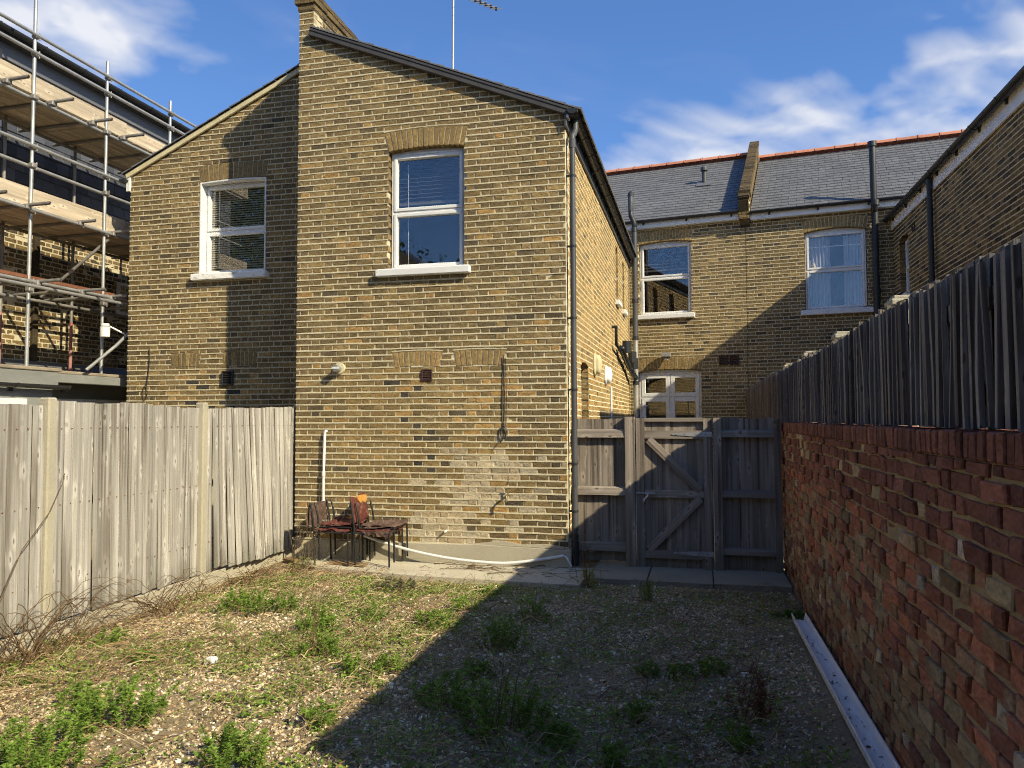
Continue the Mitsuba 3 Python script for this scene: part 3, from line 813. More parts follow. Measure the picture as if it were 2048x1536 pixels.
def terrace(key, s0, s1, wins, ztop, ridge_run, eave_z, fas0, fas1, seed):
    polys = sbox(s0, 0, s1, ztop)
    WK = Works(); ops, arcs = [], []
    for w in wins:
        ops.append(opening(w['b'][0], w['b'][1], w['b'][2], w['b'][3], w['rise']))
        a, _ = arch_pieces(WK, Q, w['b'][0], w['b'][1], w['b'][3], w['rise'], w['ah'], w['n'], lambda s, z, b: (1.6 + rng.random() * .6, rng.normal(1.08, .08)), flare=.05)
        arcs.append(a)
    U = unary_union(ops)
    reg = polys.difference(U).difference(unary_union(arcs)).intersection(sbox(-9, 1.0, 9, 9))
    lay(WK, Q, reg, 1.0, ztop, .075, pal_rear)
    WK.flush(key, 'wall__brick', 'stock_brick', rest='wall__brickwork')
    part(key, 'wall', extrude(Q, polys.difference(U.buffer(.02, join_style=2)), -.0075, -.24), 'cream_mortar')
    part(key, 'wall__pointing', ribbons(Q, reg, 1.0, ztop, .075, d=.0035), 'cream_mortar')
    # roof plane
    up = -Q.n * math.cos(PITCH) + A3([0, 0, math.sin(PITCH)])
    R_ = Frame(RO + Q.n * .14 + A3([0, 0, eave_z]), RS, up)
    L = ridge_run / math.cos(PITCH)
    part(key, 'roof', MB().add(*lbox(R_, fas0, fas1, .02, L, -.08, -.012)), 'dark_paint')
    SWk = Works(); lay(SWk, R_, sbox(fas0, -.05, fas1, L), -.05, L, .19, lambda s, z, b: (rng.random(), 1), lengths=(.30,), joint=.006, shift=.153, df=.006, db=-.012, tilt=.010, bev=.002, jit=.0007, dj=.0007)
    SWk.flush(key, 'roof__slate', 'slate', rest='roof__slates')
    # back slope closes the roof
    b0 = R_(A3([[fas0, L, 0], [fas1, L, 0]])); b1 = b0 - Q.n * ridge_run - A3([0, 0, ridge_run * math.tan(PITCH)])
    part(key, 'rear_roof', MB().add(np.vstack([b0, b1]), [[0, 1, 3, 2]]), 'slate')
    s = fas0
    while s < fas1 - .02:
        e = min(s + .45, fas1)
        g = np.linspace(.12 * np.pi, .88 * np.pi, 7)
        pr = R_(A3([[s, L, 0]]))[0]
        Va = np.vstack([[R_(A3([[q, L, 0]]))[0] + Q.n * math.cos(t) * .15 + A3([0, 0, math.sin(t) * .16 - .02]) for t in g] for q in (s + .004, e - .004)])
        i = np.arange(6)
        m = MB().add(Va, np.stack([i, i + 1, i + 8, i + 7], 1), (rng.random(), .5))
        for q in (e - .03,):
            Vb = np.vstack([[R_(A3([[qq, L, 0]]))[0] + Q.n * math.cos(t) * .165 + A3([0, 0, math.sin(t) * .175 - .02]) for t in g] for qq in (q, q + .035)])
            m.add(Vb, np.stack([i, i + 1, i + 8, i + 7], 1), (rng.random(), .5))
        part(key, 'ridge_tile', m, 'terracotta')
        s = e
    part(key, 'fascia', MB().add(*bevel_box(Q, fas0, fas1, eave_z - .19, eave_z - .02, .11, .135, .004)), 'white_plastic')
    part(key, 'soffit', MB().add(*lbox(Q, fas0, fas1, eave_z - .19, eave_z - .175, .0, .11)), 'white_plastic')
    a, b = Q(A3([[fas0, eave_z - .025, .195]]))[0], Q(A3([[fas1, eave_z - .025, .195]]))[0]
    gutter(key, a, b, .056, 'black_plastic', Q.n, .95)
    return R_, L


T1 = thing('terraced_house', 'rear range of terraced house with white french doors below a window', 'house')
wl = [dict(b=(-1.255, -.105, 4.02, 5.63), rise=.045, ah=.235, n=17), dict(b=(-1.31, .08, .05, 2.755), rise=.05, ah=.27, n=19)]
R1_, L1_ = terrace(T1, -1.60, 1.05, wl, 5.99, 3.5, 6.16, -3.4, .93, 1)
k = window(T1, Q, *wl[0]['b'], wl[0]['rise'], -.10, 4.875, sill=(-1.40, -.035, 3.93, 4.025, .085), vent=True, label='white two-light window with blind over the top light')
blind(k, Q, -1.19, -.17, 5.52, 5.08, -.26, step=.075, w=.07)
k = window(T1, Q, *wl[1]['b'], wl[1]['rise'], -.10, 2.19, vent=True, split=-.612, label='white glazed double doors with four panes', fw=.05, sw=.085)
for s in (-1.22, 0.0): part(k, 'handle', MB().add(*bevel_box(Q, s - .018, s + .018, 1.85, 2.08, -.09, -.075, .004)).add(*bevel_box(Q, s - .01, s + .11, 1.99, 2.01, -.05, -.03, .004)), 'white_plastic')
curtain(k, Q, -.72, -.60, .2, 2.1, -.3, 3); curtain(k, Q, -.12, .02, .2, 2.1, -.3, 3)
for s in (.56, .78):
    kv = part(T1, 'air_vent', bars(MB(), Q, s - .095, s + .095, 2.86, 3.075, .015, 0, .03), 'brown_plastic')
    for i in range(5):
        z = 2.875 + i * .036
        part(kv, 'louvre', MB().add(Q(A3([[s - .08, z, .027], [s + .08, z, .027], [s + .08, z + .03, .006], [s - .08, z + .03, .006]])), [[0, 1, 2, 3]]), 'brown_plastic')
k = part(T1, 'roof_vent', tb([R1_(A3([[-.02, 2.28, -.05]]))[0], R1_(A3([[-.02, 2.28, -.05]]))[0] + A3([0, 0, .36])], .055, 14), 'grey_plastic')
c = R1_(A3([[-.02, 2.28, 0]]))[0]
part(k, 'cap', tb([c + A3([0, 0, .32]), c + A3([0, 0, .40])], .085, 14), 'grey_plastic')
part(k, 'flashing', MB().add(*lbox(R1_, -.2, .16, 2.05, 2.45, .022, .03)), 'lead')
# party parapet between the two roofs
pw = MB(); L = L1_
PW = Works()
bf = Frame(R1_.o, R1_.s, R1_.z)
pp = [(.945, -.10), (1.155, -.10), (1.155, L + .1), (.945, L + .1)]
zc = -.05
while zc < L + .25:
    pts = A3([[.935, zc + .004], [1.165, zc + .004], [1.165, zc + .096], [.935, zc + .096]])
    v, f = prism(pts, .33 + rng.normal(0, .003), .24, .006); PW.add(bf(v), f, (.4 + rng.random() * .6, rng.normal(.72, .1))); zc += .10
zc = -.02
PW.flush(T1, 'parapet__coping_brick', 'stock_brick', most=60, rest='parapet__coping')
part(T1, 'parapet', MB().add(*lbox(bf, .955, 1.145, -.08, L + .2, -.4, .30), ).add(*lbox(bf, .953, 1.147, -.09, L + .21, -.3, .24), (.9, .9)), 'stock_brick')
PX = Works(); fs = Frame(Q(A3([[.945, 0, .16]]))[0], -Q.n)
lay(PX, Frame(Q(A3([[0, 0, .21]]))[0], RS), sbox(.935, 5.97, 1.165, 6.48), 5.97, 6.46, .075, pal_rear, db=-.2, joint=.009)
PX.flush(T1, 'parapet__brick', 'stock_brick', most=30, rest='parapet__brickwork')
part(T1, 'parapet__corbel', MB().add(*bevel_box(Q, .92, 1.18, 6.48, 6.56, -.1, .235)), 'stock_brick')
part(T1, 'parapet__corbel_core', MB().add(*lbox(Q, .95, 1.15, 5.97, 6.5, -.1, .19)), 'cream_mortar')

T2 = thing('terraced_house', 'rear range of terraced house with curtained window and dark slate roof at right', 'house')
wr = [dict(b=(2.225, 3.40, 3.945, 5.575), rise=.06, ah=.235, n=17)]
R2_, L2_ = terrace(T2, 1.06, 6.5, wr, 5.95, 3.25, 6.12, 1.17, 7.2, 2)
k = window(T2, Q, *wr[0]['b'], wr[0]['rise'], -.09, 4.79, sill=(2.13, 3.50, 3.84, 3.94, .085), label='white two-light window with pale curtains')
curtain(k, Q, 2.30, 2.72, 3.9, 5.5, -.25, 6); curtain(k, Q, 2.98, 3.36, 3.9, 5.5, -.25, 6)
part(k, 'curtain_rail', tb(Q(A3([[2.2, 5.30, -.24], [3.42, 5.30, -.24]])), .010, 6), 'white_plastic')
part(k, 'ornament', tube(MB(), Q(A3([[2.40, 4.84, -.14], [2.40, 4.88, -.14], [2.40, 4.93, -.14], [2.40, 4.99, -.14]])), [.03, .045, .03, .01], 8), 'fabric', smooth=True)

# ---------------------------------------------------------------- right-hand wing, seen along its wall
HR = thing('brick_wing', 'long shaded brown brick wing beyond the paling fence at right, black gutter under pale fascia', 'house')
Fw = Frame((3.85, 17.6, 0), (0, -1, 0))      # s runs towards the camera, d = -x
wing = sbox(0, 0, 9.0, 5.62)
wo = [(.62, 1.05, 4.40, 5.12, .04), (1.62, 2.24, 4.05, 5.14, .05)]
wh = unary_union([opening(*w) for w in wo])
WW = Works()
lay(WW, Fw, wing.difference(wh), 1.6, 5.6, .075, pal_dark)
WW.flush(HR, 'wall__brick', 'stock_brick', rest='wall__brickwork')
part(HR, 'wall', extrude(Fw, wing.difference(wh.buffer(.02)), -.0075, -.24), 'cream_mortar')
part(HR, 'wall__pointing', ribbons(Fw, wing.difference(wh), 1.6, 5.6, .075, d=.0025), 'cream_mortar')
for (a, b, c, d, e) in wo:
    k = part(HR, 'window', bars(MB(), Fw, a, b, c, d, .055, -.17, -.10).add(*bevel_box(Fw, a, b, (c + d) / 2 - .03, (c + d) / 2 + .03, -.16, -.10)), 'white_plastic')
    part(k, 'pane', MB().add(Fw(A3([[a, c, -.13], [b, c, -.13], [b, d, -.13], [a, d, -.13]])), [[0, 1, 2, 3]]), 'window_glass')
    part(k, 'sill', MB().add(*bevel_box(Fw, a - .07, b + .07, c - .09, c, -.1, .08, .008)), 'white_plastic')
    part(k, 'room', MB().add(*lbox(Fw, a - .1, b + .1, c - .1, d + .1, -1.2, -.2)), 'room_wall')
part(HR, 'fascia', MB().add(*bevel_box(Fw, -.1, 9.05, 5.47, 5.70, .002, .035, .004)), 'white_plastic')
gutter(HR, (3.735, 17.55, 5.70), (3.735, 8.55, 5.73), .066, 'black_plastic', (-1, 0, 0), .95)
k = part(HR, 'downpipe', tb([(3.765, 13.66, 5.66), (3.765, 13.66, .1)], .045, 12), 'black_plastic', smooth=True)
part(HR, 'air_brick', bars(MB(), Fw, 2.55, 2.72, 5.10, 5.25, .02, 0, .02), 'black_plastic')
part(HR, 'gable_wall', MB().add(*lbox(WORLD, 4.1, 7.4, 8.62, 8.84, 0, 5.62)).add([[3.85, 8.62, 5.62], [7.4, 8.62, 5.62], [7.4, 8.62, 6.95]], [[0, 1, 2]]), 'cream_mortar')
part(HR, 'roof', MB().add([[3.70, 8.5, 5.72], [3.70, 17.6, 5.72], [7.4, 17.6, 7.1], [7.4, 8.5, 7.1]], [[0, 1, 2, 3]]).add([[3.70, 8.5, 5.70], [3.70, 17.6, 5.70], [7.4, 17.6, 7.08], [7.4, 8.5, 7.08]], [[0, 1, 2, 3]]), 'slate')

# ---------------------------------------------------------------- right garden wall of old red brick
GW = thing('garden_wall', 'old crumbling red brick garden wall along the right side of the gravel yard', 'wall')
Fg = Frame((0.90, 9.0, 0), (0, -1, 0))        # s = 9 - y, d = -x
gw = sbox(0, -0.05, 12.0, 1.562)


def pal_red(s, z, big):
    r = rng.random(); b = rng.normal(1, .16)
    if z > 1.24: return (0.75 + rng.random() * .5 if r < .93 else 4.0, b)
    if z > .62:
        if r < .05 and not big: return (4.5 + rng.random() * .5, b * .8)
        if r < .33: return (3.5 + rng.random() * .5, b * .66)
        return (1.0 + rng.random() * 1.9, b * .95)
    if r < .17: return (2.0 + rng.random() * .8, b * .75)
    if r < .31 and not big: return (4.5 + rng.random() * .4, b * .7)
    if r < .44: return (.5, 1.3)
    return (3.45 + rng.random() * .55, b * .72)


holes_r = []
GWk = Works()
crumb = [sbox(s, z, s + w, z + h) for s, z, w, h in ((1.6, .95, .07, .07), (2.45, 1.02, .20, .07), (3.3, .80, .10, .07), (3.42, .655, .1, .065), (4.35, .95, .09, .07), (4.9, 1.02, .12, .07), (5.1, .72, .08, .07), (4.45, .35, .11, .07), (2.2, .58, .10, .07), (5.45, .58, .1, .07))]
lay(GWk, Fg, gw.difference(unary_union(crumb)), -.04, 1.56, .0778, pal_red, db=-.06, bev=.006, jit=.003, dj=.0045, wob=.0045, joint=.013, tilt=0)
GWk.flush(GW, 'brick', 'red_brick', rest='brickwork')
CP = Works(); s = 0.0
while s < 12:
    w = .066 + rng.normal(0, .003)
    if s + w > 12: break
    pts = A3([[s + .004, 1.567 + rng.normal(0, .002)], [s + w, 1.567], [s + w, 1.664 + rng.normal(0, .003)], [s + .004, 1.664 + rng.normal(0, .002)]])
    v, f = prism(pts, .004 + rng.normal(0, .003), -.21, .006)
    CP.add(Fg(v), f, (.7 + rng.random() * .5, rng.normal(1, .2))); s += w + .008
CP.flush(GW, 'coping_brick', 'red_brick', most=150, rest='coping')
nb = 160
sg, zg = np.meshgrid(np.linspace(0, 12, 200), np.linspace(-.1, 1.655, 30), indexing='ij')
dg = -.0115 + .004 * (meshkit.fbm(np.stack([sg * 6, zg * 6, sg * 0], -1), 3, 4) - .5) * 2 - .004 * (zg > 1.555)
v = np.stack([sg, zg, dg], -1).reshape(-1, 3)
i, j = np.meshgrid(np.arange(199), np.arange(29), indexing='ij'); i, j = i.ravel(), j.ravel()
m = MB().add(Fg(v), np.stack([i * 30 + j, (i + 1) * 30 + j, (i + 1) * 30 + j + 1, i * 30 + j + 1], 1))
m.add(*lbox(Fg, 0, 12, -.1, 1.655, -.22, -.03))
part(GW, 'mortar', m, 'brown_mortar')

# paling fence on top of the wall
PF = thing('paling_fence', 'dark weathered paling fence standing along the top of the red brick wall', 'fence')
for X_, y, w0, off in ((1.0, 16.80, .048, 0), (1.062, 16.76, .096, 1)):
    while y > 1.9:
        w = w0 + rng.normal(0, .003); top = 2.285 + .012 * math.sin(y * 1.7) + rng.normal(0, .006) + (.02 if y > 9.2 else 0) + .041 * off
        bot = 1.672 + rng.normal(0, .004) if y < 9.1 else .3
        a = math.radians(rng.normal(6, 4)); lean = rng.normal(0, .007)
        m = plank(MB(), (X_, y, bot), (X_ + rng.normal(0, .004), y + lean, top), (math.sin(a), math.cos(a), 0), w, .019, nseg=3, warp=rng.normal(0, .004), taper=.9)
        part(PF, 'pale', m, 'dark_wood' if y < 9.1 and off else 'brown_wood')
        y -= .083 + rng.normal(0, .004) + (.014 if rng.random() < .05 else 0)
for z in (1.80, 2.14): part(PF, 'rail', plank(MB(), (1.029, 2.0, z), (1.029, 16.8, z), (0, 0, 1), .07, .03), 'brown_wood')
for yy in (4.72, 6.55, 8.38, 10.2, 12.0):
    m = MB().add(*bevel_box(WORLD, 1.09, 1.20, yy - .055, yy + .055, 0, 2.345, .012))
    kk = part(PF, 'post', m, 'concrete')
    part(kk, 'cap', MB().add(*bevel_box(WORLD, 1.065, 1.225, yy - .08, yy + .08, 2.345, 2.385, .012)).add(*bevel_box(WORLD, 1.085, 1.205, yy - .06, yy + .06, 2.385, 2.405, .01)), 'concrete')

# ---------------------------------------------------------------- left timber fence with concrete posts
LF = thing('timber_fence', 'sun-bleached close-board timber fence with concrete posts along the left side', 'fence')
FPY = [2.94, 4.92, 6.87, 8.78]
FX = [-4.93, -4.95, -4.985, -4.975]
for x, yy in zip(FX, FPY):
    m = MB().add(*bevel_box(WORLD, x - .055, x + .048, yy - .042, yy + .042, -.2, 1.905 - .01 * rng.random(), .012))
    part(LF, 'concrete_post', m, 'concrete')
nails = MB()
for i in range(3):
    A0, B0 = A3([FX[i], FPY[i] + .05]), A3([FX[i + 1], FPY[i + 1] - .05])
    L = np.linalg.norm(B0 - A0); ax = (B0 - A0) / L; nx = A3([ax[1], -ax[0]])
    part(LF, 'gravel_board', MB().add(*bevel_box(Frame((*A0, 0), (*ax, 0)), 0.0, L, -.1, .125, -.01, .025, .006)), 'concrete')
    nB = 18 if i < 2 else 17; last = i == 2
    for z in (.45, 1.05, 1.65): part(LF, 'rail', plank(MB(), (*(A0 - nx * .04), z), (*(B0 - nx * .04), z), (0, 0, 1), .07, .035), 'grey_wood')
    for j in range(nB):
        t = (j + .5) / nB; w = L / nB + (.032 if last else .020)
        bul = (.05 * math.sin(t * math.pi) if last else .012 * math.sin(t * 3 + i)) + rng.normal(0, .003)
        p = A0 + ax * L * t + nx * (.012 + bul * .6)
        topz = 1.878 - (.035 * t + .008 * math.sin(t * 9) if i < 2 else .0) - (.045 * (1 - t) if last else 0) + rng.normal(0, .004)
        botz = .13 + (.02 * rng.random() if not last else .05 * (1 - t) * rng.random())
        lean = rng.normal(0, .006) + (.03 * math.sin(t * 5) + .02 * (t > .56) if last else 0)
        a = math.radians(9 + rng.normal(0, 2.5) + (2 + rng.normal(0, 3) if last else 0))
        wd = ax * math.cos(a) - nx * math.sin(a)
        b0 = p + ax * lean + nx * (bul * .8 + (.03 * math.sin(t * math.pi) + rng.normal(0, .003) if last else 0))
        for zz_ in (.45, 1.05, 1.65): tube(nails, [(*(p + nx * .0), zz_ + rng.normal(0, .006)), (*(p + nx * .0165), zz_ + rng.normal(0, .002))], .0042, 6)
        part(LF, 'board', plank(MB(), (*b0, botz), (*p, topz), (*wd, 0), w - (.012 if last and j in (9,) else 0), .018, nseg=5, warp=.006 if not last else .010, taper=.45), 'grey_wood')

part(LF, 'nails', nails, 'rust', kind='stuff')

# ---------------------------------------------------------------- gate and its two fence panels
def panel(label, s0, s1, zt, zb, rails, boards, post, bsdf):
    k = thing('fence_panel', label, 'fence')
    n = max(4, int(round((s1 - s0) / .098)))
    for j in range(n):
        w = (s1 - s0) / n; c = s0 + w * (j + .5); a = math.radians(-5 + rng.normal(0, 2))
        part(k, 'board', plank(MB(), (c, 8.84 + rng.normal(0, .003), zb + rng.normal(0, .004)), (c + rng.normal(0, .003), 8.84, zt + rng.normal(0, .005)), (math.cos(a), math.sin(a), 0), w + .006, .015, nseg=2, warp=.003, taper=.5), bsdf)
    for (z0, z1) in rails:
        v = A3([[s, zz, d] for s in (s0 - .005, s1 + .005) for zz, d in ((z0, .0), (z1, .0), (z1 - .022, .055), (z0 + .004, .068))])
        r = rng.random(2) * 40
        uv = np.c_[r[0] + v[:, 1] + v[:, 2], r[1] + v[:, 0]]
        part(k, 'rail', MB().add(Frame((0, 8.828, 0), (1, 0, 0))(v), [[0, 3, 2], [0, 2, 1], [4, 5, 6], [4, 6, 7], [0, 4, 7], [0, 7, 3], [3, 7, 6], [3, 6, 2], [2, 6, 5], [2, 5, 1]], uv), bsdf)
    for (a, b, zz) in post: part(k, 'post', plank(MB(), ((a + b) / 2, 8.80, -.02), ((a + b) / 2, 8.80, zz), (1, 0, 0), b - a, .095, nseg=2, warp=.002), bsdf)
    return k


panel('weathered board panel left of the gate with a square post', -1.375, -.825, 1.715, .085, ((.20, .30), (.835, .935), (1.495, 1.595)), 6, [(-.818, -.708, 1.735)], 'brown_wood')
panel('dark board panel right of the gate, fully in shade', .245, .80, 1.715, .03, ((.205, .285), (.835, .92), (1.50, 1.585)), 6, [(.160, .245, 1.72), (.80, .875, 1.70)], 'brown_wood')
GT = thing('wooden_gate', 'weathered wooden yard gate with sideways V bracing and strap hinges', 'gate')
n = 9
for j in range(n):
    w = (.150 + .690) / n; c = -.690 + w * (j + .5)
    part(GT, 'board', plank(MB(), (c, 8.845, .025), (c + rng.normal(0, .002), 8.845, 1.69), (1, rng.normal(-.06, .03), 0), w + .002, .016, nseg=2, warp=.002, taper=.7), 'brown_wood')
gy0 = 8.828
for c, w, zt in ((-.648, .095, 1.72), (.098, .092, 1.715)): part(GT, 'stile', plank(MB(), (c, gy0 - .02, .02), (c, gy0 - .02, zt), (1, 0, 0), w, .04), 'brown_wood')
for z, w, a, b in ((1.70, .042, -.60, .05), (1.530, .092, -.60, .05), (.862, .082, -.60, .05), (.183, .088, -.60, .05)):
    part(GT, 'rail', plank(MB(), (a, gy0 - .020, z), (b, gy0 - .020, z), (0, 0, 1), w, .036), 'brown_wood')
for (a, b) in (((-.555, 1.478), (.012, .905)), ((.012, .82), (-.565, .232))):
    part(GT, 'brace', plank(MB(), (a[0], gy0 - .024, a[1]), (b[0], gy0 - .024, b[1]), (0, 0, 1), .088, .042), 'brown_wood')
for z in (1.535, .205):
    hp = Polygon([(.145, z - .028), (.145, z + .028), (-.05, z + .024), (-.285, z + .008), (-.30, z), (-.285, z - .008), (-.05, z - .024)])
    kh = part(GT, 'strap_hinge', extrude(Frame((0, gy0 - .042, 0), (1, 0, 0)), hp, .0, .006), 'galvanised_steel')
    for s in (-.24, -.15, -.02, .08): part(kh, 'bolt', tb([(s, gy0 - .046, z), (s, gy0 - .053, z)], .008, 8), 'dull_steel')
kb = part(GT, 'bolt_plate', MB().add(*bevel_box(Frame((0, gy0 - .041, 0), (1, 0, 0)), -.60, -.47, .845, .885, 0, .008, .003)), 'dull_steel')
part(kb, 'bolt', tb([(-.70, gy0 - .058, .868), (-.49, gy0 - .058, .868)], .008, 8), 'galvanised_steel')
part(GT, 'cord', tb([(-.565, gy0 - .07, .86), (-.575, gy0 - .078, .83), (-.61, gy0 - .08, .80), (-.605, gy0 - .08, .775)], .008, 6), 'white_plastic', label='white cord tied round the gate bolt')

# ---------------------------------------------------------------- pipes and fittings in the yard behind the gate
SP = thing('soil_pipe', 'tall grey soil pipe in the corner beside the rear window', 'pipe')
sx, sy = -1.31, 16.75
part(SP, 'stack', tb([(sx, sy, 3.45), (sx, sy, 5.93)], .056, 14), 'grey_plastic', smooth=True)
part(SP, 'lower_stack', tb([(sx, sy, .03), (sx, sy, 3.47)], .054, 14), 'galvanised_steel', smooth=True)
part(SP, 'offset', tb([(sx, sy, 5.92), (sx, sy, 6.02), (sx - .03, sy - .02, 6.10), (sx - .07, sy - .03, 6.2), (sx - .07, sy - .03, 6.32)], .056, 14), 'black_plastic', smooth=True)
part(SP, 'top', tb([(sx - .07, sy - .03, 6.3), (sx - .07, sy - .03, 6.64)], .058, 14), 'grey_plastic', smooth=True)
part(SP, 'cowl', tube(MB(), [(sx - .07, sy - .03, 6.62), (sx - .07, sy - .03, 6.70), (sx - .07, sy - .03, 6.74)], [.066, .06, .02], 12), 'black_plastic')
for z in (3.48, 2.5, 4.3, 5.88): part(SP, 'collar', tb([(sx, sy, z - .04), (sx, sy, z + .04)], .068, 14), 'black_plastic')
br = [(-1.36, 14.05, 3.02), (-1.36, 14.2, 2.98), (-1.36, 15.6, 2.78), (sx, sy - .02, 2.60)]
kb = part(SP, 'branch', tb(br, .055, 12), 'black_plastic', smooth=True)
part(kb, 'riser', tb([(-1.38, 13.35, 3.35), (-1.38, 13.36, 3.02), (-1.38, 14.05, 2.96)], .026, 8), 'black_plastic', smooth=True)
part(kb, 'elbow', tb([(-1.46, 13.34, 3.33), (-1.36, 13.34, 3.33)], .026, 8), 'black_plastic')
for yy, zz in ((14.3, 3.05), (15.5, 2.95), (15.9, 2.85)): part(kb, 'hopper', tb([(-1.28, yy, zz - .10), (-1.28, yy, zz + .12)], .085, 12), 'black_plastic')
S2 = thing('soil_pipe', 'old black iron vent pipe with collared top rising past the right-hand eaves', 'pipe')
b = Q(A3([[3.56, 0, .10]]))[0]
part(S2, 'stack', tb([b, b + A3([0, 0, 5.86])], .062, 14), 'black_plastic', smooth=True)
t0 = b + A3([0, 0, 5.86])
part(S2, 'top', tb([t0, t0 + A3([-.02, 0, .12]) + Q.n * .15, t0 + A3([-.03, 0, 1.36]) + Q.n * .15], .062, 14), 'black_plastic', smooth=True)
for z in (4.2, 5.95, 2.2): part(S2, 'collar', tb([b + Q.n * (.15 if z > 5.9 else 0) + A3([0, 0, z + .0]), b + Q.n * (.15 if z > 5.9 else 0) + A3([0, 0, z + .10])], .078, 14), 'black_plastic')
part(S2, 'rim', tb([t0 + Q.n * .15 + A3([-.03, 0, 1.28]), t0 + Q.n * .15 + A3([-.03, 0, 1.38])], .085, 14), 'black_plastic')


def bulkhead(label, y, z, bsdf, tilt):
    k = thing('bulkhead_light', label, 'lamp')
    m = trimesh.creation.icosphere(2, 1.0)
    v = np.array(m.vertices); v = np.sign(v) * np.abs(v) ** .7
    base = v * A3([.055, .10, .15])
    ca, sa = math.cos(tilt), math.sin(tilt)
    R = A3([[1, 0, 0], [0, ca, -sa], [0, sa, ca]])
    part(k, 'cover', MB().add((base * A3([1.2, .95, .95])) @ R.T + A3([XR + .05, y, z]), m.faces), bsdf, smooth=True)
    b = v * A3([.03, .115, .165])
    part(k, 'base', MB().add(b @ R.T + A3([XR + .02, y, z]), m.faces), bsdf, smooth=True)


bulkhead('yellowed oval bulkhead light on the sunlit side wall', 10.95, 2.50, 'cream_plastic', 0)
bulkhead('round white bulkhead light tilted on the sunlit side wall, farther from the gate', 12.3, 2.42, 'white_plastic', -.55)
k = thing('floodlight', 'small grey floodlight above the white double doors', 'lamp')
part(k, 'arm', tb(Q(A3([[-.65, 3.13, 0], [-.65, 3.13, .10]])), .02, 8), 'dull_steel')
m = trimesh.Trimesh(A3([(-.74, 3.16, .06), (-.56, 3.16, .06), (-.74, 3.17, .15), (-.56, 3.17, .15), (-.75, 3.07, .24), (-.55, 3.07, .24), (-.75, 3.04, .12), (-.55, 3.04, .12)])).convex_hull
part(k, 'head', MB().add(Q(np.asarray(m.vertices)), m.faces), 'dull_steel')
part(k, 'sensor', MB().add(*bevel_box(Q, -.69, -.61, 2.99, 3.04, .10, .16, .01)), 'white_plastic')
wp = tb([(XR + .02, 13.0, .05), (XR + .02, 13.0, 2.26)], .02, 8)
single('waste_pipe', 'thin white waste pipe running down the sunlit side wall behind the gate', 'pipe', wp, 'white_plastic', smooth=True)

# ---------------------------------------------------------------- white plastic pipe on the gable, and its fallen lower length
Fm = F
pz = [(-4.472, 1.572, .0), (-4.472, 1.572, .035), (-4.475, 1.555, .045), (-4.485, 1.2, .04), (-4.49, .95, .045), (-4.485, .68, .05)]
k = thing('conduit_pipe', 'white plastic pipe fixed upright on the gable wall behind the chairs', 'pipe')
part(k, 'pipe', tb(F(A3(pz)), .0175, 10), 'white_plastic', smooth=True)
for z in (1.05, .70): part(k, 'joint', tb(F(A3([[-4.488, z - .03, .045], [-4.488, z + .03, .045]])), .022, 10), 'white_plastic')
part(k, 'lower_pipe', tb(F(A3([[-4.47, .64, .05], [-4.465, .50, .055], [-4.44, .45, .06], [-4.35, .42, .07]])), .0175, 10), 'white_plastic', smooth=True)
s = np.linspace(-4.3, -1.50, 40)
z = .058 + .0 + .375 * np.clip((-2.15 - s) / 2.15, 0, 1) ** 2.0 + .10 * np.clip((s + 2.2) / .7, 0, 1) ** 1.4
d = .05 + .10 * np.sin(np.linspace(0, np.pi, 40))
m = tb(F(np.c_[s, z + .01, d]), .017, 10); tube(m, F(A3([[-1.50, .165, .05], [-1.47, .155, .055], [-1.43, .09, .06], [-1.41, .05, .06]])), .010, 8)
single('fallen_pipe', 'long white plastic pipe sagging along the foot of the gable wall', 'pipe', m, 'white_plastic', smooth=True)

# ---------------------------------------------------------------- television aerial
AE = thing('television_aerial', 'television aerial on a thin pale mast above the front gable roof', 'aerial')
ab = A3([-3.46, 10.5, 6.25])
part(AE, 'mast', tb([ab, ab + A3([.012, 0, 2.2])], .018, 10), 'galvanised_steel', smooth=True)
p0, p1 = A3([-3.62, 10.55, 8.20]), A3([-2.76, 10.45, 7.69])
part(AE, 'boom', tb([p0, p1], .011, 8), 'dull_steel')
for q in np.linspace(.02, .98, 11):
    c = p0 + (p1 - p0) * q
    part(AE, 'element', tb([c + A3([.05, .17, .09]), c - A3([.05, .17, .09])], .005, 5), 'dull_steel')
    part(AE, 'clip', MB().add(*lbox(WORLD, c[0] - .014, c[0] + .014, c[1] - .016, c[1] + .016, c[2] - .022, c[2] + .022)), 'black_plastic')

# ---------------------------------------------------------------- scaffolded house far left
SB = thing('scaffolded_house', 'tall house at far left with slate-hung upper wall behind scaffolding', 'house')
Fb = Frame((-10.3, 4.5, 0), (0, 1, 0))       # d = +x
H_ = Works(); lay(H_, Fb, sbox(2.0, 2.45, 13, 4.86), 2.45, 4.86, .075, pal_dark, db=-.05)
H_.flush(SB, 'wall__brick', 'stock_brick', most=200, rest='wall__brickwork')
part(SB, 'wall', MB().add(*lbox(Fb, 0, 13, 0, 7.5, -.3, -.0025)), 'cream_mortar')
for s in (5.35,): part(SB, 'pier', MB().add(*bevel_box(Fb, s, s + .10, 2.5, 4.86, -.02, .05)), 'stock_brick')
V2 = Works(); lay(V2, Fb, sbox(0, 4.86, 13, 7.30), 4.86, 7.3, .19, lambda s, z, b: (rng.random(), 1), lengths=(.25,), joint=.005, shift=.127, df=.05, db=.02, tilt=.016, bev=.002)
V2.flush(SB, 'hung_slate', 'dark_slate', most=200, rest='hung_slates')
part(SB, 'upper_wall', MB().add(*lbox(Fb, 0, 13, 4.86, 7.4, 0, .028)), 'dark_paint')
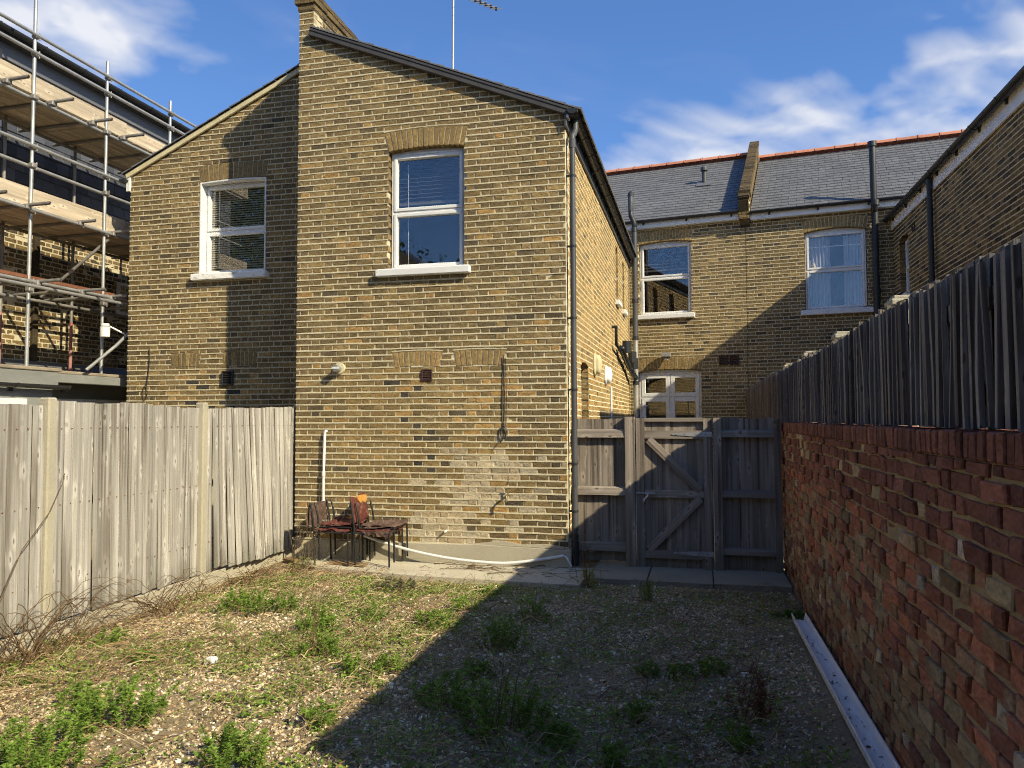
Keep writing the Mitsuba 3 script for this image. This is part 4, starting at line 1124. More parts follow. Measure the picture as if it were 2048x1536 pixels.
part(SB, 'cornice', MB().add(*bevel_box(Fb, 0, 13, 7.16, 7.50, .03, .075)).add(*bevel_box(Fb, 0, 13, 7.24, 7.27, .075, .11)), 'lead')
part(SB, 'eaves_soffit', MB().add(*lbox(Fb, 0, 13, 7.50, 7.56, .0, .30)), 'dark_paint')
gutter(SB, (-9.95, 4.5, 7.60), (-9.95, 17.4, 7.60), .065, 'black_plastic', (1, 0, 0), .8)
part(SB, 'roof', MB().add([[-10.0, 4.5, 7.62], [-10.0, 17.5, 7.62], [-13, 17.5, 8.3], [-13, 4.5, 8.3]], [[0, 1, 2, 3]]), 'slate')
k = part(SB, 'downpipe', tb([(-10.2, 8.95, 7.5), (-10.2, 8.95, 4.7)], .045, 12), 'black_plastic', smooth=True)
part(k, 'hopper', MB().add(*bevel_box(WORLD, -10.25, -10.08, 8.86, 9.04, 7.05, 7.3, .02)), 'black_plastic')
k = part(SB, 'window', bars(MB(), Fb, 7.15, 7.9, 3.65, 4.25, .06, 0, .05), 'white_plastic')
part(k, 'pane', MB().add(Fb(A3([[7.2, 3.7, .02], [7.85, 3.7, .02], [7.85, 4.2, .02], [7.2, 4.2, .02]])), [[0, 1, 2, 3]]), 'window_glass')

EX = thing('flat_roofed_extension', 'low grey rendered flat-roofed extension under the scaffolding', 'building')
part(EX, 'wall', MB().add(*lbox(WORLD, -10.28, -8.42, 5.0, 8.42, 0, 2.18)), 'grey_render')
part(EX, 'recessed_wall', MB().add(*lbox(WORLD, -10.28, -9.3, 8.43, 12.5, 0, 2.3)), 'grey_render')
part(EX, 'fascia', MB().add(*bevel_box(WORLD, -8.50, -8.36, 5.0, 8.46, 2.19, 2.37, .006)).add(*bevel_box(WORLD, -8.62, -8.5, 8.47, 12.5, 2.24, 2.36, .006)), 'grey_render')
part(EX, 'roof', MB().add(*bevel_box(WORLD, -10.28, -8.34, 5.0, 8.5, 2.372, 2.42, .01)).add(*bevel_box(WORLD, -10.28, -8.55, 8.501, 12.5, 2.365, 2.41, .01)), 'felt')
part(EX, 'upstand', MB().add([[-10.27, 5, 2.42], [-10.27, 12.4, 2.42], [-10.22, 12.4, 2.66], [-10.22, 5, 2.66], [-10.0, 5, 2.425], [-10.0, 12.4, 2.425]], [[4, 5, 2, 3]]), 'lead')
gutter(EX, (-8.29, 5.0, 2.20), (-8.29, 8.55, 2.185), .055, 'black_plastic', (1, 0, 0), .8)
k = part(EX, 'window', bars(MB(), Frame((-8.42, 0, 0), (0, 1, 0)), 5.6, 8.0, 1.2, 2.0, .08, 0, .04), 'white_plastic')
part(k, 'pane', MB().add([[-8.40, 5.65, 1.25], [-8.40, 7.95, 1.25], [-8.40, 7.95, 1.95], [-8.40, 5.65, 1.95]], [[0, 1, 2, 3]]), 'window_glass')
part(EX, 'window', bars(MB(), Frame((-9.3, 0, 0), (0, 1, 0)), 8.6, 11.5, .9, 2.05, .09, 0, .04), 'white_plastic')

SC = thing('scaffolding', 'steel tube scaffolding with pale timber boards along the far left house', 'scaffolding')
XO, XI = -8.80, -9.85
OY = [7.0, 8.37, 9.69, 11.13, 12.6]
for y, zt in zip(OY, (9.2, 9.6, 7.27, 7.24, 7.25)): part(SC, 'standard', tb([(XO, y, 2.42), (XO, y, zt)], .0242, 12), 'galvanised_steel', smooth=True)
for y in (7.6, 8.9, 10.19, 11.5):
    part(SC, 'standard', tb([(XI, y, 3.3), (XI, y, 6.2)], .0242, 12), 'dull_steel', smooth=True)
    part(SC, 'standard', tb([(XI, y, 2.42), (XI, y, 3.31)], .0248, 12), 'red_paint', smooth=True, label='red-painted foot of a scaffold tube')
couple = []
for z, x in ((7.01, XO + .05), (6.755, XO + .05), (6.15, XO - .05), (5.46, XO + .05), (5.20, XO - .05), (4.58, XO + .05), (3.60, XO + .05), (3.50, XO + .25)):
    part(SC, 'ledger', tb([(x, 6.2, z), (x, 13.2, z + .01)], .0242, 12), 'galvanised_steel', smooth=True)
    couple += [(XO, y, z) for y in OY[1:4]]
for z in (6.12, 4.56, 3.55): part(SC, 'ledger', tb([(XI + .05, 6.2, z), (XI + .05, 13.2, z)], .0242, 12), 'dull_steel', smooth=True)
for z, ys in ((6.19, (7.9, 8.62, 9.35, 9.98, 10.75, 11.4, 12.1)), (4.62, (7.7, 8.25, 9.15, 9.80, 10.6, 11.3)), (3.62, (8.45, 9.22, 9.78, 10.8))):
    for y in ys:
        part(SC, 'transom', tb([(-8.40 + rng.normal(0, .05), y, z), (-10.1, y + .02, z - .01)], .0242, 12), 'dull_steel', smooth=True)
        couple.append((XO + .05, y, z - .03))
for c in couple:
    m = MB().add(*bevel_box(WORLD, c[0] - .025, c[0] + .06, c[1] - .042, c[1] + .042, c[2] - .035, c[2] + .035, .012))
    tube(m, [(c[0] + .05, c[1] + .03, c[2] - .05), (c[0] + .05, c[1] + .03, c[2] + .05)], .009, 6)
    part(SC, 'coupler', m, 'dull_steel')
for z in (6.225, 4.655):
    for i, x in enumerate(np.linspace(-8.93, -9.845, 5)):
        for (a, b) in ((6.0, 9.55), (9.56, 13.0)):
            part(SC, 'scaffold_board', plank(MB(), (x + rng.normal(0, .006), a, z + rng.normal(0, .003)), (x + rng.normal(0, .006), b, z + rng.normal(0, .003)), (1, 0, 0), .222, .038), 'pale_wood')
    for (a, b, dx) in ((6.0, 10.15, 0), (10.05, 13.0, -.04)):
        part(SC, 'toe_board', plank(MB(), (-8.85 + dx, a, z + .135), (-8.85 + dx, b, z + .135), (0, 0, 1), .225, .038), 'pale_wood')
for x in (-8.9, -9.15): part(SC, 'scaffold_board', plank(MB(), (x, 6.0, 3.665), (x, 13, 3.665), (1, 0, 0), .222, .045), 'rust', label='rust-brown plank on the lowest lift')
part(SC, 'brace', tb([(-8.78, 9.76, 4.5), (-9.8, 9.55, 3.62)], .0242, 10), 'dull_steel', smooth=True)
part(SC, 'brace', tb([(-8.45, 9.02, 2.43), (-8.42, 9.55, 2.83), (-8.40, 9.90, 3.14)], .0242, 10), 'galvanised_steel', smooth=True)
SL = thing('site_lamp', 'white cylindrical site lamp clamped to a scaffold tube', 'lamp')
part(SL, 'body', tb([(-8.62, 9.55, 2.97), (-8.62, 9.55, 3.12)], .068, 16), 'white_plastic')
part(SL, 'lid', tb([(-8.62, 9.55, 3.13), (-8.62, 9.55, 3.17)], .060, 16), 'white_plastic')
part(SL, 'arm', tb([(-8.58, 9.6, 3.13), (-8.47, 9.78, 3.03)], .014, 8), 'white_plastic')

# ---------------------------------------------------------------- two stacks of ruined chairs
def seat_slab(x0, x1, y0, y1, z, th, seed, sag=.02, lift=None, n=22):
    r = np.random.default_rng(seed)
    xs, ys = np.meshgrid(np.linspace(0, 1, n), np.linspace(0, 1, n), indexing='ij')
    ex = .03 * (meshkit.fbm(np.stack([xs * 6, ys * 6, xs * 0 + seed], -1), 3, seed) - .5)
    X = x0 + (x1 - x0) * (xs + ex); Y = y0 + (y1 - y0) * (ys - ex)
    hgt = (meshkit.fbm(np.stack([xs * 4, ys * 4, xs * 0 + seed * 3], -1), 4, seed) - .5)
    Z = z + th + .05 * hgt - sag * (4 * xs * (1 - xs) * 4 * ys * (1 - ys)) * .5
    if lift is not None: Z += lift(xs, ys)
    Zb = Z - th * (.7 + .6 * meshkit.noise(np.stack([xs * 9, ys * 9, xs * 0], -1), seed + 1))
    edge = (xs == 0) | (xs == 1) | (ys == 0) | (ys == 1)
    Z = np.where(edge, (Z + Zb) / 2, Z)
    v = np.vstack([np.stack([X, Y, Z], -1).reshape(-1, 3), np.stack([X, Y, np.where(edge, (Z + Zb) / 2, Zb)], -1).reshape(-1, 3)])
    i, j = np.meshgrid(np.arange(n - 1), np.arange(n - 1), indexing='ij'); i, j = i.ravel(), j.ravel()
    q = np.stack([i * n + j, (i + 1) * n + j, (i + 1) * n + j + 1, i * n + j + 1], 1)
    return MB().add(v, np.vstack([q, q[:, ::-1] + n * n]))


def flap(pts, n, seed, amp=.02):
    """irregular torn sheet between two polylines"""
    a, b = A3(pts[0], float), A3(pts[1], float)
    t = np.linspace(0, 1, n)[:, None]
    pa = np.stack([np.interp(t[:, 0], np.linspace(0, 1, len(a)), a[:, k]) for k in range(3)], 1)
    pb = np.stack([np.interp(t[:, 0], np.linspace(0, 1, len(b)), b[:, k]) for k in range(3)], 1)
    r = np.random.default_rng(seed)
    pb = pb + r.normal(0, amp, pb.shape) * A3([.5, .5, 1])
    m = (pa + pb) / 2 + r.normal(0, amp * .4, pa.shape)
    v = np.vstack([pa, m, pb]); i = np.arange(n - 1)
    return MB().add(v, np.vstack([np.stack([i, i + 1, i + 1 + n, i + n], 1), np.stack([i + n, i + 1 + n, i + 1 + 2 * n, i + 2 * n], 1)]))


def chair(label, xb, y0, z0, top, seat_bsdf, back, seed, dx=0.0, seat=True, foam=None):
    """side chair facing +x: back posts at xb, near side y0, far side y0 + .40"""
    k = thing('chair', label, 'chair')
    W_, D = .40, .43
    for yy in (y0, y0 + W_):
        part(k, 'back_leg', tb([(xb + .015, yy, z0), (xb, yy, z0 + .40), (xb - .012, yy, z0 + .52), (xb - .05 + dx, yy, z0 + top)], .0115, 8), 'black_steel', smooth=True)
        part(k, 'front_leg', tb([(xb + D, yy, z0 + .01), (xb + D - .005, yy, z0 + .39)], .0115, 8), 'black_steel', smooth=True)
        part(k, 'side_rail', tb([(xb, yy, z0 + .385), (xb + D, yy, z0 + .385)], .010, 6), 'black_steel')
    part(k, 'front_rail', tb([(xb + D - .02, y0, z0 + .385), (xb + D - .02, y0 + W_, z0 + .385)], .010, 6), 'black_steel')
    if seat:
        kk = part(k, 'seat', seat_slab(xb + .015, xb + D + .012, y0 - .005, y0 + W_ + .005, z0 + .395, .04, seed, sag=.03), seat_bsdf, smooth=True)
        if foam: part(kk, 'foam', seat_slab(xb + foam[0], xb + foam[1], y0 + foam[2], y0 + foam[3], z0 + .425, .022, seed + 5), 'orange_foam', smooth=True)
    if back:
        a, b, bs = back
        n = 14
        u_, w_ = np.meshgrid(np.linspace(0, 1, n), np.linspace(0, 1, n), indexing='ij')
        yv = y0 - .005 + (W_ + .01) * u_
        zv = z0 + a + (b - a) * w_ + .018 * np.sin(u_ * 5 + seed)
        xm = xb - .012 + (-.04 + dx) * ((zv - z0 - .5) / (top - .5))
        bump = .012 * (meshkit.fbm(np.stack([u_ * 4, w_ * 4, u_ * 0 + seed], -1), 3, seed) - .5)
        e = np.where((u_ == 0) | (u_ == 1) | (w_ == 0) | (w_ == 1), 0, .018)
        v = np.vstack([np.stack([xm + .004 + e + bump, yv, zv], -1).reshape(-1, 3), np.stack([xm + .002 - e, yv, zv], -1).reshape(-1, 3)])
        i, j = np.meshgrid(np.arange(n - 1), np.arange(n - 1), indexing='ij'); i, j = i.ravel(), j.ravel()
        q = np.stack([i * n + j, i * n + j + 1, (i + 1) * n + j + 1, (i + 1) * n + j], 1)
        part(k, 'backrest', MB().add(v, np.vstack([q[:, ::-1], q + n * n])), bs, smooth=True)
        if foam:
            tp = A3([[y0 + .12, b - .02], [y0 + .17, b - .012], [y0 + .28, b - .006], [y0 + .375, b - .012], [y0 + .38, b - .07], [y0 + .31, b - .10], [y0 + .25, b - .075], [y0 + .20, b - .10], [y0 + .14, b - .06]])
            xs_ = xb - .012 + (-.04 + dx) * ((tp[:, 1] - .5) / (top - .5)) + .034
            vv = np.vstack([np.c_[xs_, tp[:, 0], z0 + tp[:, 1]], np.c_[xs_ - .03, tp[:, 0], z0 + tp[:, 1]]])
            kq = len(tp); i = np.arange(kq); j = (i + 1) % kq
            c0 = vv[:kq].mean(0) + A3([.006, 0, 0])
            fm = MB().add(np.vstack([vv, c0]), np.vstack([np.stack([i, j, i * 0 + 2 * kq], 1), np.stack([i, i + kq, j + kq], 1), np.stack([i, j + kq, j], 1)]))
            part(k, 'backrest__foam', fm, 'orange_foam')
    return k


c1 = chair('lower chair of the right stack, maroon vinyl back torn open to orange foam', -3.855, 8.10, .03, .74, 'maroon_vinyl', (.50, .80, 'maroon_vinyl'), 3, foam=(.05, .2, .25, .38))
c2 = chair('upper chair of the right stack, rotten dark brown seat', -3.805, 8.125, .085, .67, 'rotten_vinyl', None, 8, dx=.0)
part(c2, 'torn_cover', flap(([(-3.80, 8.10, .47), (-3.6, 8.09, .475), (-3.42, 8.10, .50)], [(-3.78, 8.30, .50), (-3.6, 8.3, .555), (-3.39, 8.32, .56)]), 16, 4, .014), 'rotten_vinyl')
part(c2, 'torn_cover', flap(([(-3.80, 8.09, .43), (-3.6, 8.085, .44), (-3.37, 8.1, .46)], [(-3.79, 8.10, .40), (-3.6, 8.08, .385), (-3.40, 8.1, .36)]), 14, 6, .014), 'rotten_vinyl')
c3 = chair('lower chair of the left stack, split maroon seat beside the fence post', -4.36, 8.09, .025, .72, 'maroon_vinyl', None, 12, foam=(.15, .40, .18, .36))
part(c3, 'backrest', flap(([(-4.43, 8.08, .72), (-4.425, 8.3, .735), (-4.42, 8.5, .73)], [(-4.45, 8.07, .48), (-4.42, 8.3, .46), (-4.41, 8.5, .50)]), 12, 3, .02), 'rotten_vinyl')
c4 = chair('upper chair of the left stack, bare black back posts and ragged seat', -4.315, 8.115, .085, .66, 'maroon_vinyl', None, 15)
part(c4, 'torn_cover', flap(([(-4.28, 8.1, .50), (-4.1, 8.09, .49), (-3.9, 8.1, .51)], [(-4.26, 8.3, .53), (-4.1, 8.35, .56), (-3.88, 8.3, .60)]), 14, 9, .016), 'maroon_vinyl')
part(c4, 'foam', seat_slab(-4.1, -3.87, 8.28, 8.46, .545, .025, 31), 'orange_foam', smooth=True)
for i, (a, b, bs, lb) in enumerate((((-5.0 + .14, 8.33), (-4.62, 8.20), 'pale_wood', 'short orange-brown plank lying by the fence post'), ((-4.22, 8.22), (-3.72, 8.12), 'pale_wood', 'broken orange-brown seat board under the right chairs'))):
    m = plank(MB(), (*a, .045), (*b, .05), (0, 1, .1), .09, .02)
    single('plank', lb, 'plank', m, 'stained_board')

# ---------------------------------------------------------------- length of white gutter lying by the wall
tr = thing('plastic_gutter', 'length of white square gutter lying on the gravel at the foot of the red wall', 'gutter')
a, b = A3([.800, 6.86, .012]), A3([.845, 3.2, .02])
ax = (b - a) / np.linalg.norm(b - a); rt = np.cross(ax, [0, 0, 1.0]); rt /= np.linalg.norm(rt); rt = -rt if rt[0] < 0 else rt
pr = A3([(-.062, .058), (-.056, .060), (-.048, .004), (.034, .004), (.044, .035), (.050, .066), (.058, .064), (.050, .030), (.040, -.002), (-.052, -.002)])
V = np.vstack([p + pr[:, :1] * rt + pr[:, 1:] * A3([0, 0, 1.0]) for p in (a, b)])
k_ = len(pr); i = np.arange(k_); j = (i + 1) % k_
part(tr, 'trough', MB().add(V, np.stack([i, j, j + k_, i + k_], 1)), 'white_plastic')
dm = MB(); r = np.random.default_rng(5)
for _ in range(80):
    t = r.choice([r.uniform(.12, .4), r.uniform(.40, .62), r.uniform(.55, .95)])
    c = a + (b - a) * t + rt * r.uniform(-.04, .03) + A3([0, 0, .010])
    g = r.uniform(0, 6.28); s = r.uniform(.003, .012)
    e1, e2 = A3([math.cos(g), math.sin(g), r.uniform(-.3, .3)]) * s, A3([-math.sin(g), math.cos(g), r.uniform(-.3, .5)]) * s * .6
    dm.add([c - e1 - e2, c + e1 - e2, c + e1 + e2, c - e1 + e2], [[0, 1, 2, 3]], (r.uniform(0, .6), .5))
part(tr, 'leaf_litter', dm, 'straw', kind='stuff')
cup = seat_slab(-3.40, -3.32, 4.74, 4.80, .012, .02, 77, sag=-.02, n=8)
single('litter_scrap', 'scrap of white litter lying on the gravel', 'litter', cup, 'white_plastic')

# ---------------------------------------------------------------- gravel
r = np.random.default_rng(11)


def scatter(n, x0, x1, y0, y1, near=2.4):
    u = r.random(n)
    yv = 1 / (1 / near - u * (1 / near - 1 / y1)) if near else r.uniform(y0, y1, n)
    x = r.uniform(x0, x1, n)
    return x, yv


ico = trimesh.creation.icosahedron()
iv, if_ = np.array(ico.vertices), np.array(ico.faces)
N = 92000
y = np.r_[r.uniform(2.3, 8.1, int(N * .45)), 2.3 + 5.8 * r.random(N - int(N * .45)) ** 1.7]
x = r.uniform(-4.93, .88, N)
keep = ~((y > 7.72) & (x < -1.16)) & ~(y > 8.05) & ~((x > .74) & (y < 6.86))
thin = meshkit.fbm(np.c_[x * 1.3, y * 1.3, x * 0], 3, 8)
keep &= r.random(N) < np.clip(.35 + 1.5 * (thin - .28), .25, 1)
x, y = x[keep], y[keep]; N = len(x)
R3 = np.linalg.qr(r.normal(size=(N, 3, 3)))[0]
sz = r.gamma(5, .0018, N).clip(.004, .022)[:, None] * r.uniform([.8, .6, .4], [1.2, 1.0, .8], (N, 3))
base = iv[None] * (1 + r.normal(0, .09, (N, 12, 1)))
v = np.einsum('nij,nkj->nki', R3, base * sz[:, None])
v[..., 2] *= .75
v += np.stack([x, y, gz(x, y) + .003], -1)[:, None]
t = r.random(N); tone = np.where(t < .12, r.uniform(0, .5, N), np.where(t < .82, r.uniform(.8, 2.4, N), np.where(t < .94, r.uniform(2.4, 3, N), r.uniform(3.7, 5, N))))
uv = np.repeat(np.c_[tone, r.normal(.92, .26, N).clip(.35, 1.5)], 12, 0)
f = (if_[None] + (np.arange(N) * 12)[:, None, None]).reshape(-1, 3)
k = put(numbered('gravel'), MB().add(v.reshape(-1, 3), f, uv), 'pebble')
labels[k] = {'label': 'golden flint gravel covering the yard', 'category': 'gravel', 'kind': 'stuff'}


# ---------------------------------------------------------------- plants
def leaves(c, n_dir, L, Wd, uv, mb_list):
    """diamond leaves folded along the midrib: c centres (n x 3), n_dir pointing directions"""
    n = len(c)
    d = n_dir / np.linalg.norm(n_dir, axis=1, keepdims=True)
    s = np.cross(d, r.normal(size=(n, 3)) * .5 + A3([0, 0, 1.0])); s /= np.linalg.norm(s, axis=1, keepdims=True) + 1e-9
    up = np.cross(s, d)
    L, Wd = L[:, None], Wd[:, None]
    v = np.stack([c, c + d * L * .45 + s * Wd * .5 + up * Wd * .18, c + d * L - up * L * .12, c + d * L * .45 - s * Wd * .5 + up * Wd * .18], 1)
    b = (np.arange(n) * 4)[:, None]
    f = np.vstack([b + A3([[0, 1, 2]]), b + A3([[0, 2, 3]])])
    mb_list.add(v.reshape(-1, 3), f, np.repeat(uv, 4, 0))


def clump(label, x, y, rad, h, n, tone=(.9, 2.2), group=None, name='weed', stems=0, bs='leaf'):
    k = thing(name, label, 'weed', group)
    m = MB()
    ns = max(6, int(rad * 170))
    st = MB()
    for q in range(ns):
        g, rr = r.uniform(0, 6.28), rad * math.sqrt(r.random()) * (.75 + .5 * r.random())
        bx, by = x + rr * math.cos(g), y + rr * math.sin(g)
        hh = h * (1 - .55 * (rr / rad / 1.2) ** 2) * r.uniform(.55, 1.1)
        tip = A3([bx + r.normal(0, .25) * hh, by + r.normal(0, .25) * hh, gz(bx, by) + hh])
        bot = A3([bx * .8 + x * .2, by * .8 + y * .2, gz(bx, by) - .005])
        mid = (tip + bot) / 2 + r.normal(0, .02, 3)
        tube(st, [bot, mid, tip], [.0022, .0018, .001], 3, (r.uniform(.4, 1.6), .6), cap=False)
        nl = max(6, int(1.6 * n / ns))
        tt = np.sqrt(r.random(nl)) * .95 + .05
        c = np.where(tt[:, None] < .5, bot + (mid - bot) * tt[:, None] * 2, mid + (tip - mid) * (tt[:, None] * 2 - 1))
        gg = r.uniform(0, 6.28, nl)
        dr_ = np.stack([np.cos(gg), np.sin(gg), r.uniform(-.1, .9, nl)], 1)
        size = .012 + .024 * r.random(nl) * (1.15 - tt * .6)
        tn = r.uniform(*tone) + r.normal(0, .22, nl)
        leaves(c, dr_, size * 1.25, size * .38, np.c_[np.clip(tn, 0, 4.8), r.normal(1, .16, nl).clip(.5, 1.6)], m)
    part(k, 'foliage', m, bs)
    part(k, 'stem', st, 'straw')
    if stems:
        sm = MB()
        for q in range(stems):
            g = r.uniform(0, 6.28); L = r.uniform(.3, .55)
            p = A3([x + r.normal(0, rad * .4), y + r.normal(0, rad * .4), 0])
            pts = [p, p + A3([.04 * math.cos(g), .04 * math.sin(g), L * .5]), p + A3([.10 * math.cos(g), .10 * math.sin(g), L])]
            tube(sm, pts, [.003, .0022, .0012], 4, (r.uniform(.6, 1.5), .5), cap=False)
            cc = A3(pts[2]) + r.normal(0, .012, (10, 3)); leaves(cc, r.normal(size=(10, 3)), np.full(10, .014), np.full(10, .007), np.c_[np.full(10, 3.0), np.full(10, .8)], sm)
        part(k, 'flower_stem', sm, 'straw')
    return k


SUNNY = [(-3.26, 3.76, .24, .25, 2600, 'leafy green weed clump nearest the left fence foot, second from the bottom left corner'),
         (-3.25, 3.08, .36, .24, 3600, 'broad weed clump in the bottom left corner of the yard'),
         (-3.94, 6.14, .27, .20, 1700, 'wide low green weed clump near the far fence panel'),
         (-3.62, 6.21, .14, .17, 600, 'small bright weed clump just right of the wide one near the fence'),
         (-3.02, 5.70, .20, .18, 1100, 'feathery yellow-green weed in the middle of the sunny gravel'),
         (-2.66, 5.12, .14, .20, 600, 'upright weed with thin dry stalks in the sunny gravel'),
         (-2.73, 6.11, .12, .13, 420, 'round green weed tuft between gravel and the chairs'),
         (-2.32, 4.82, .10, .14, 420, 'small dark green weed left of the shadow edge'),
         (-2.07, 4.95, .12, .14, 480, 'bushy weed touching the shadow edge'),
         (-2.05, 6.58, .13, .16, 520, 'bright green weed high up beside the shadow edge'),
         (-2.16, 6.09, .20, .14, 900, 'spreading green weed just below the bright one at the shadow edge'),
         (-2.27, 3.46, .19, .22, 1400, 'tall weed at the bottom edge left of the shadow'),
         (-2.09, 3.98, .12, .15, 480, 'greyish weed near the lower shadow edge'),
         (-4.42, 5.05, .13, .12, 480, 'low weed under the bramble at the fence foot'),
         (-2.85, 5.09, .10, .10, 300, 'little weed left of the upright stalky one'),
         (-3.74, 3.97, .14, .12, 480, 'flat spreading weed by the bottom of the left fence'),
         (-3.87, 4.73, .10, .09, 260, 'small weed tuft left of the white litter scrap'),
         (-2.00, 7.33, .12, .09, 360, 'low green weed at the front edge of the concrete path')]
SHADE = [(-1.40, 6.41, .14, .20, 520, 'shaded weed just right of the shadow edge, farther one'),
         (-1.45, 5.66, .20, .24, 900, 'tall shaded weed clump in the middle of the yard'),
         (-1.47, 5.05, .11, .12, 360, 'small shaded weed in front of the tall clump'),
         (-1.47, 4.41, .20, .22, 1000, 'dense shaded weed clump left of the largest one'),
         (-1.07, 4.17, .26, .26, 1500, 'largest shaded weed clump with tall bare stalks'),
         (-.49, 7.36, .07, .24, 240, 'single upright weed before the gate slab'),
         (-.34, 5.28, .08, .13, 240, 'small yellowish shaded weed right of the yard centre'),
         (-.14, 5.27, .09, .11, 300, 'shaded weed tuft between two smaller ones on the right'),
         (.07, 5.37, .12, .12, 380, 'low shaded weed nearest the red wall'),
         (.19, 4.23, .10, .13, 360, 'shaded weed at lower right near the white gutter'),
         (-.37, 4.44, .10, .12, 320, 'dim weed tuft in the lower right shade'),
         (-.43, 3.82, .11, .14, 360, 'dim weed at the bottom edge of the shade'),
         (-.76, 4.01, .13, .16, 480, 'dim weed right beside the largest shaded clump')]
for x, y, rad, h, n, lb in SUNNY: clump(lb, x, y, rad, h, n, stems=(5 if 'stalk' in lb else 0))
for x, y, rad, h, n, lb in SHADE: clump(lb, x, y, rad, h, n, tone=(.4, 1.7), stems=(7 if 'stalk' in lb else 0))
clump('grey dry shrubby weed in front of the right chairs', -2.98, 7.25, .20, .16, 700, tone=(3.9, 4.2))
clump('reddish seeding weed in the shade near the white gutter', .29, 4.62, .09, .30, 420, tone=(4.6, 5.0), stems=4)
clump('mossy green patch at the far end of the white gutter', .76, 7.08, .11, .06, 420, tone=(.5, 1.4))
clump('brown dead weed by the corner downpipe', -1.12, 7.88, .09, .24, 240, tone=(3.0, 3.1), stems=9)
clump('straw-coloured dead weeds standing before the left chairs', -4.42, 7.92, .16, .20, 260, tone=(3.0, 3.3), stems=22)

# low ground cover, too many to count
m = MB()
n = 85000
x = r.uniform(-4.9, .85, n); y = 2.4 + 5.5 * r.random(n) ** 1.3
msk = meshkit.fbm(np.c_[x * 1.6, y * 1.6, x * 0], 4, 31) + .25 * (meshkit.noise(np.c_[x * 6, y * 6, x * 0], 7) - .5)
kp = (r.random(n) < np.clip((msk - .42) * 5, .05, 1) * np.where(x > -1.9 + .0 * y, .5, 1)) & ~((y > 7.68) & (x < -1.1)) & ~((x > .72) & (y < 6.9))
x, y = x[kp], y[kp]; n = len(x)
g = r.uniform(0, 6.28, n)
sz = r.uniform(.010, .030, n)
leaves(np.stack([x, y, gz(x, y) + r.uniform(.004, .04, n)], 1), np.stack([np.cos(g), np.sin(g), r.uniform(.0, .8, n)], 1), sz * 1.4, sz * .7, np.c_[r.uniform(.5, 3.2, n), r.normal(.95, .15, n).clip(.5, 1.5)], m)
k = put(numbered('ground_cover'), m, 'leaf')
labels[k] = {'label': 'small green seedlings and moss growing through the gravel', 'category': 'weeds', 'kind': 'stuff'}
# small seedlings standing between the clumps
m = MB(); st = MB()
for q in range(420):
    x0, y0 = r.uniform(-4.8, .6), 2.5 + 5.1 * r.random() ** 1.25
    if (y0 > 7.55 and x0 < -1.1) or meshkit.fbm(A3([[x0 * 1.1, y0 * 1.1, 0]]), 3, 77)[0] < .47: continue
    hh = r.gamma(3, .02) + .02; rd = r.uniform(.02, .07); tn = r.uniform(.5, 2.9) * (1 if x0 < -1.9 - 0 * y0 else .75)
    for k_ in range(int(3 + rd * 60)):
        g = r.uniform(0, 6.28); bx, by = x0 + rd * r.normal(0, .6), y0 + rd * r.normal(0, .6)
        tip = A3([bx + r.normal(0, .03), by + r.normal(0, .03), gz(bx, by) + hh * r.uniform(.5, 1.2)]); bot = A3([bx, by, gz(bx, by)])
        tube(st, [bot, (bot + tip) / 2 + r.normal(0, .006, 3), tip], .0013, 3, (r.uniform(.4, 2), .7), cap=False)
        nl = int(r.integers(5, 11)); tt = r.uniform(.15, 1, nl); gg = r.uniform(0, 6.28, nl)
        leaves(bot + (tip - bot) * tt[:, None], np.stack([np.cos(gg), np.sin(gg), r.uniform(0, .9, nl)], 1), r.uniform(.012, .034, nl), r.uniform(.004, .011, nl), np.c_[np.clip(tn + r.normal(0, .3, nl), 0, 3.4), r.normal(1, .15, nl).clip(.5, 1.5)], m)
k = thing('seedlings', 'small feathery weed seedlings dotted over the gravel', 'weeds', kind='stuff')
part(k, 'leaves', m, 'leaf', kind='stuff'); part(k, 'stems', st, 'straw', kind='stuff')
# dead straw and twigs
m = MB(); n = 17000
x = r.uniform(-4.9, .85, n); y = 2.4 + 5.6 * r.random(n) ** 1.2
kp = r.random(n) < np.clip(.30 + .9 * np.exp(-((x + 4.7) / .7) ** 2) + 1.2 * (meshkit.fbm(np.c_[x * 1.2, y * 1.2, x * 0], 3, 51) - .45), .05, 1)
kp &= ~((x > .40) & (y < 7.0))
x, y = x[kp], y[kp]; n = len(x)
g = r.normal(.4, 1.1, n); L = r.gamma(2.2, .055, n).clip(.04, .6); wdt = r.uniform(.0011, .0032, n)
lift = r.uniform(.0, .07, n); tone = r.uniform(0, 1, n) ** 1.3 * 2.8
d = np.stack([np.cos(g), np.sin(g), g * 0], 1); s_ = np.stack([-np.sin(g), np.cos(g), g * 0], 1)
P0 = np.stack([x, y, gz(x, y) + .012 + r.uniform(0, .012, n)], 1)
bend = r.normal(0, .12, n)[:, None]
P1 = P0 + d * L[:, None] * .5 + s_ * L[:, None] * bend + A3([0, 0, 1.0]) * lift[:, None] * (L[:, None] / .15).clip(0, 1.4)
P2 = P0 + d * L[:, None] + A3([0, 0, 1.0]) * (lift * r.uniform(-.2, 1.4, n))[:, None]
ww = wdt[:, None]
upv = A3([0, 0, 1.0]) * ww
v = np.stack([P0 + s_ * ww, P0 - s_ * ww, P1 + s_ * ww + upv * .4, P1 - s_ * ww, P2 + s_ * ww * .4, P2 - s_ * ww * .4, P0 + upv * 1.6, P1 + upv * 1.8, P2 + upv], 1)
b = (np.arange(n) * 9)[:, None]
f = np.vstack([b + A3([q]) for q in ([0, 6, 7], [0, 7, 2], [6, 1, 3], [6, 3, 7], [2, 7, 8], [2, 8, 4], [7, 3, 5], [7, 5, 8])])
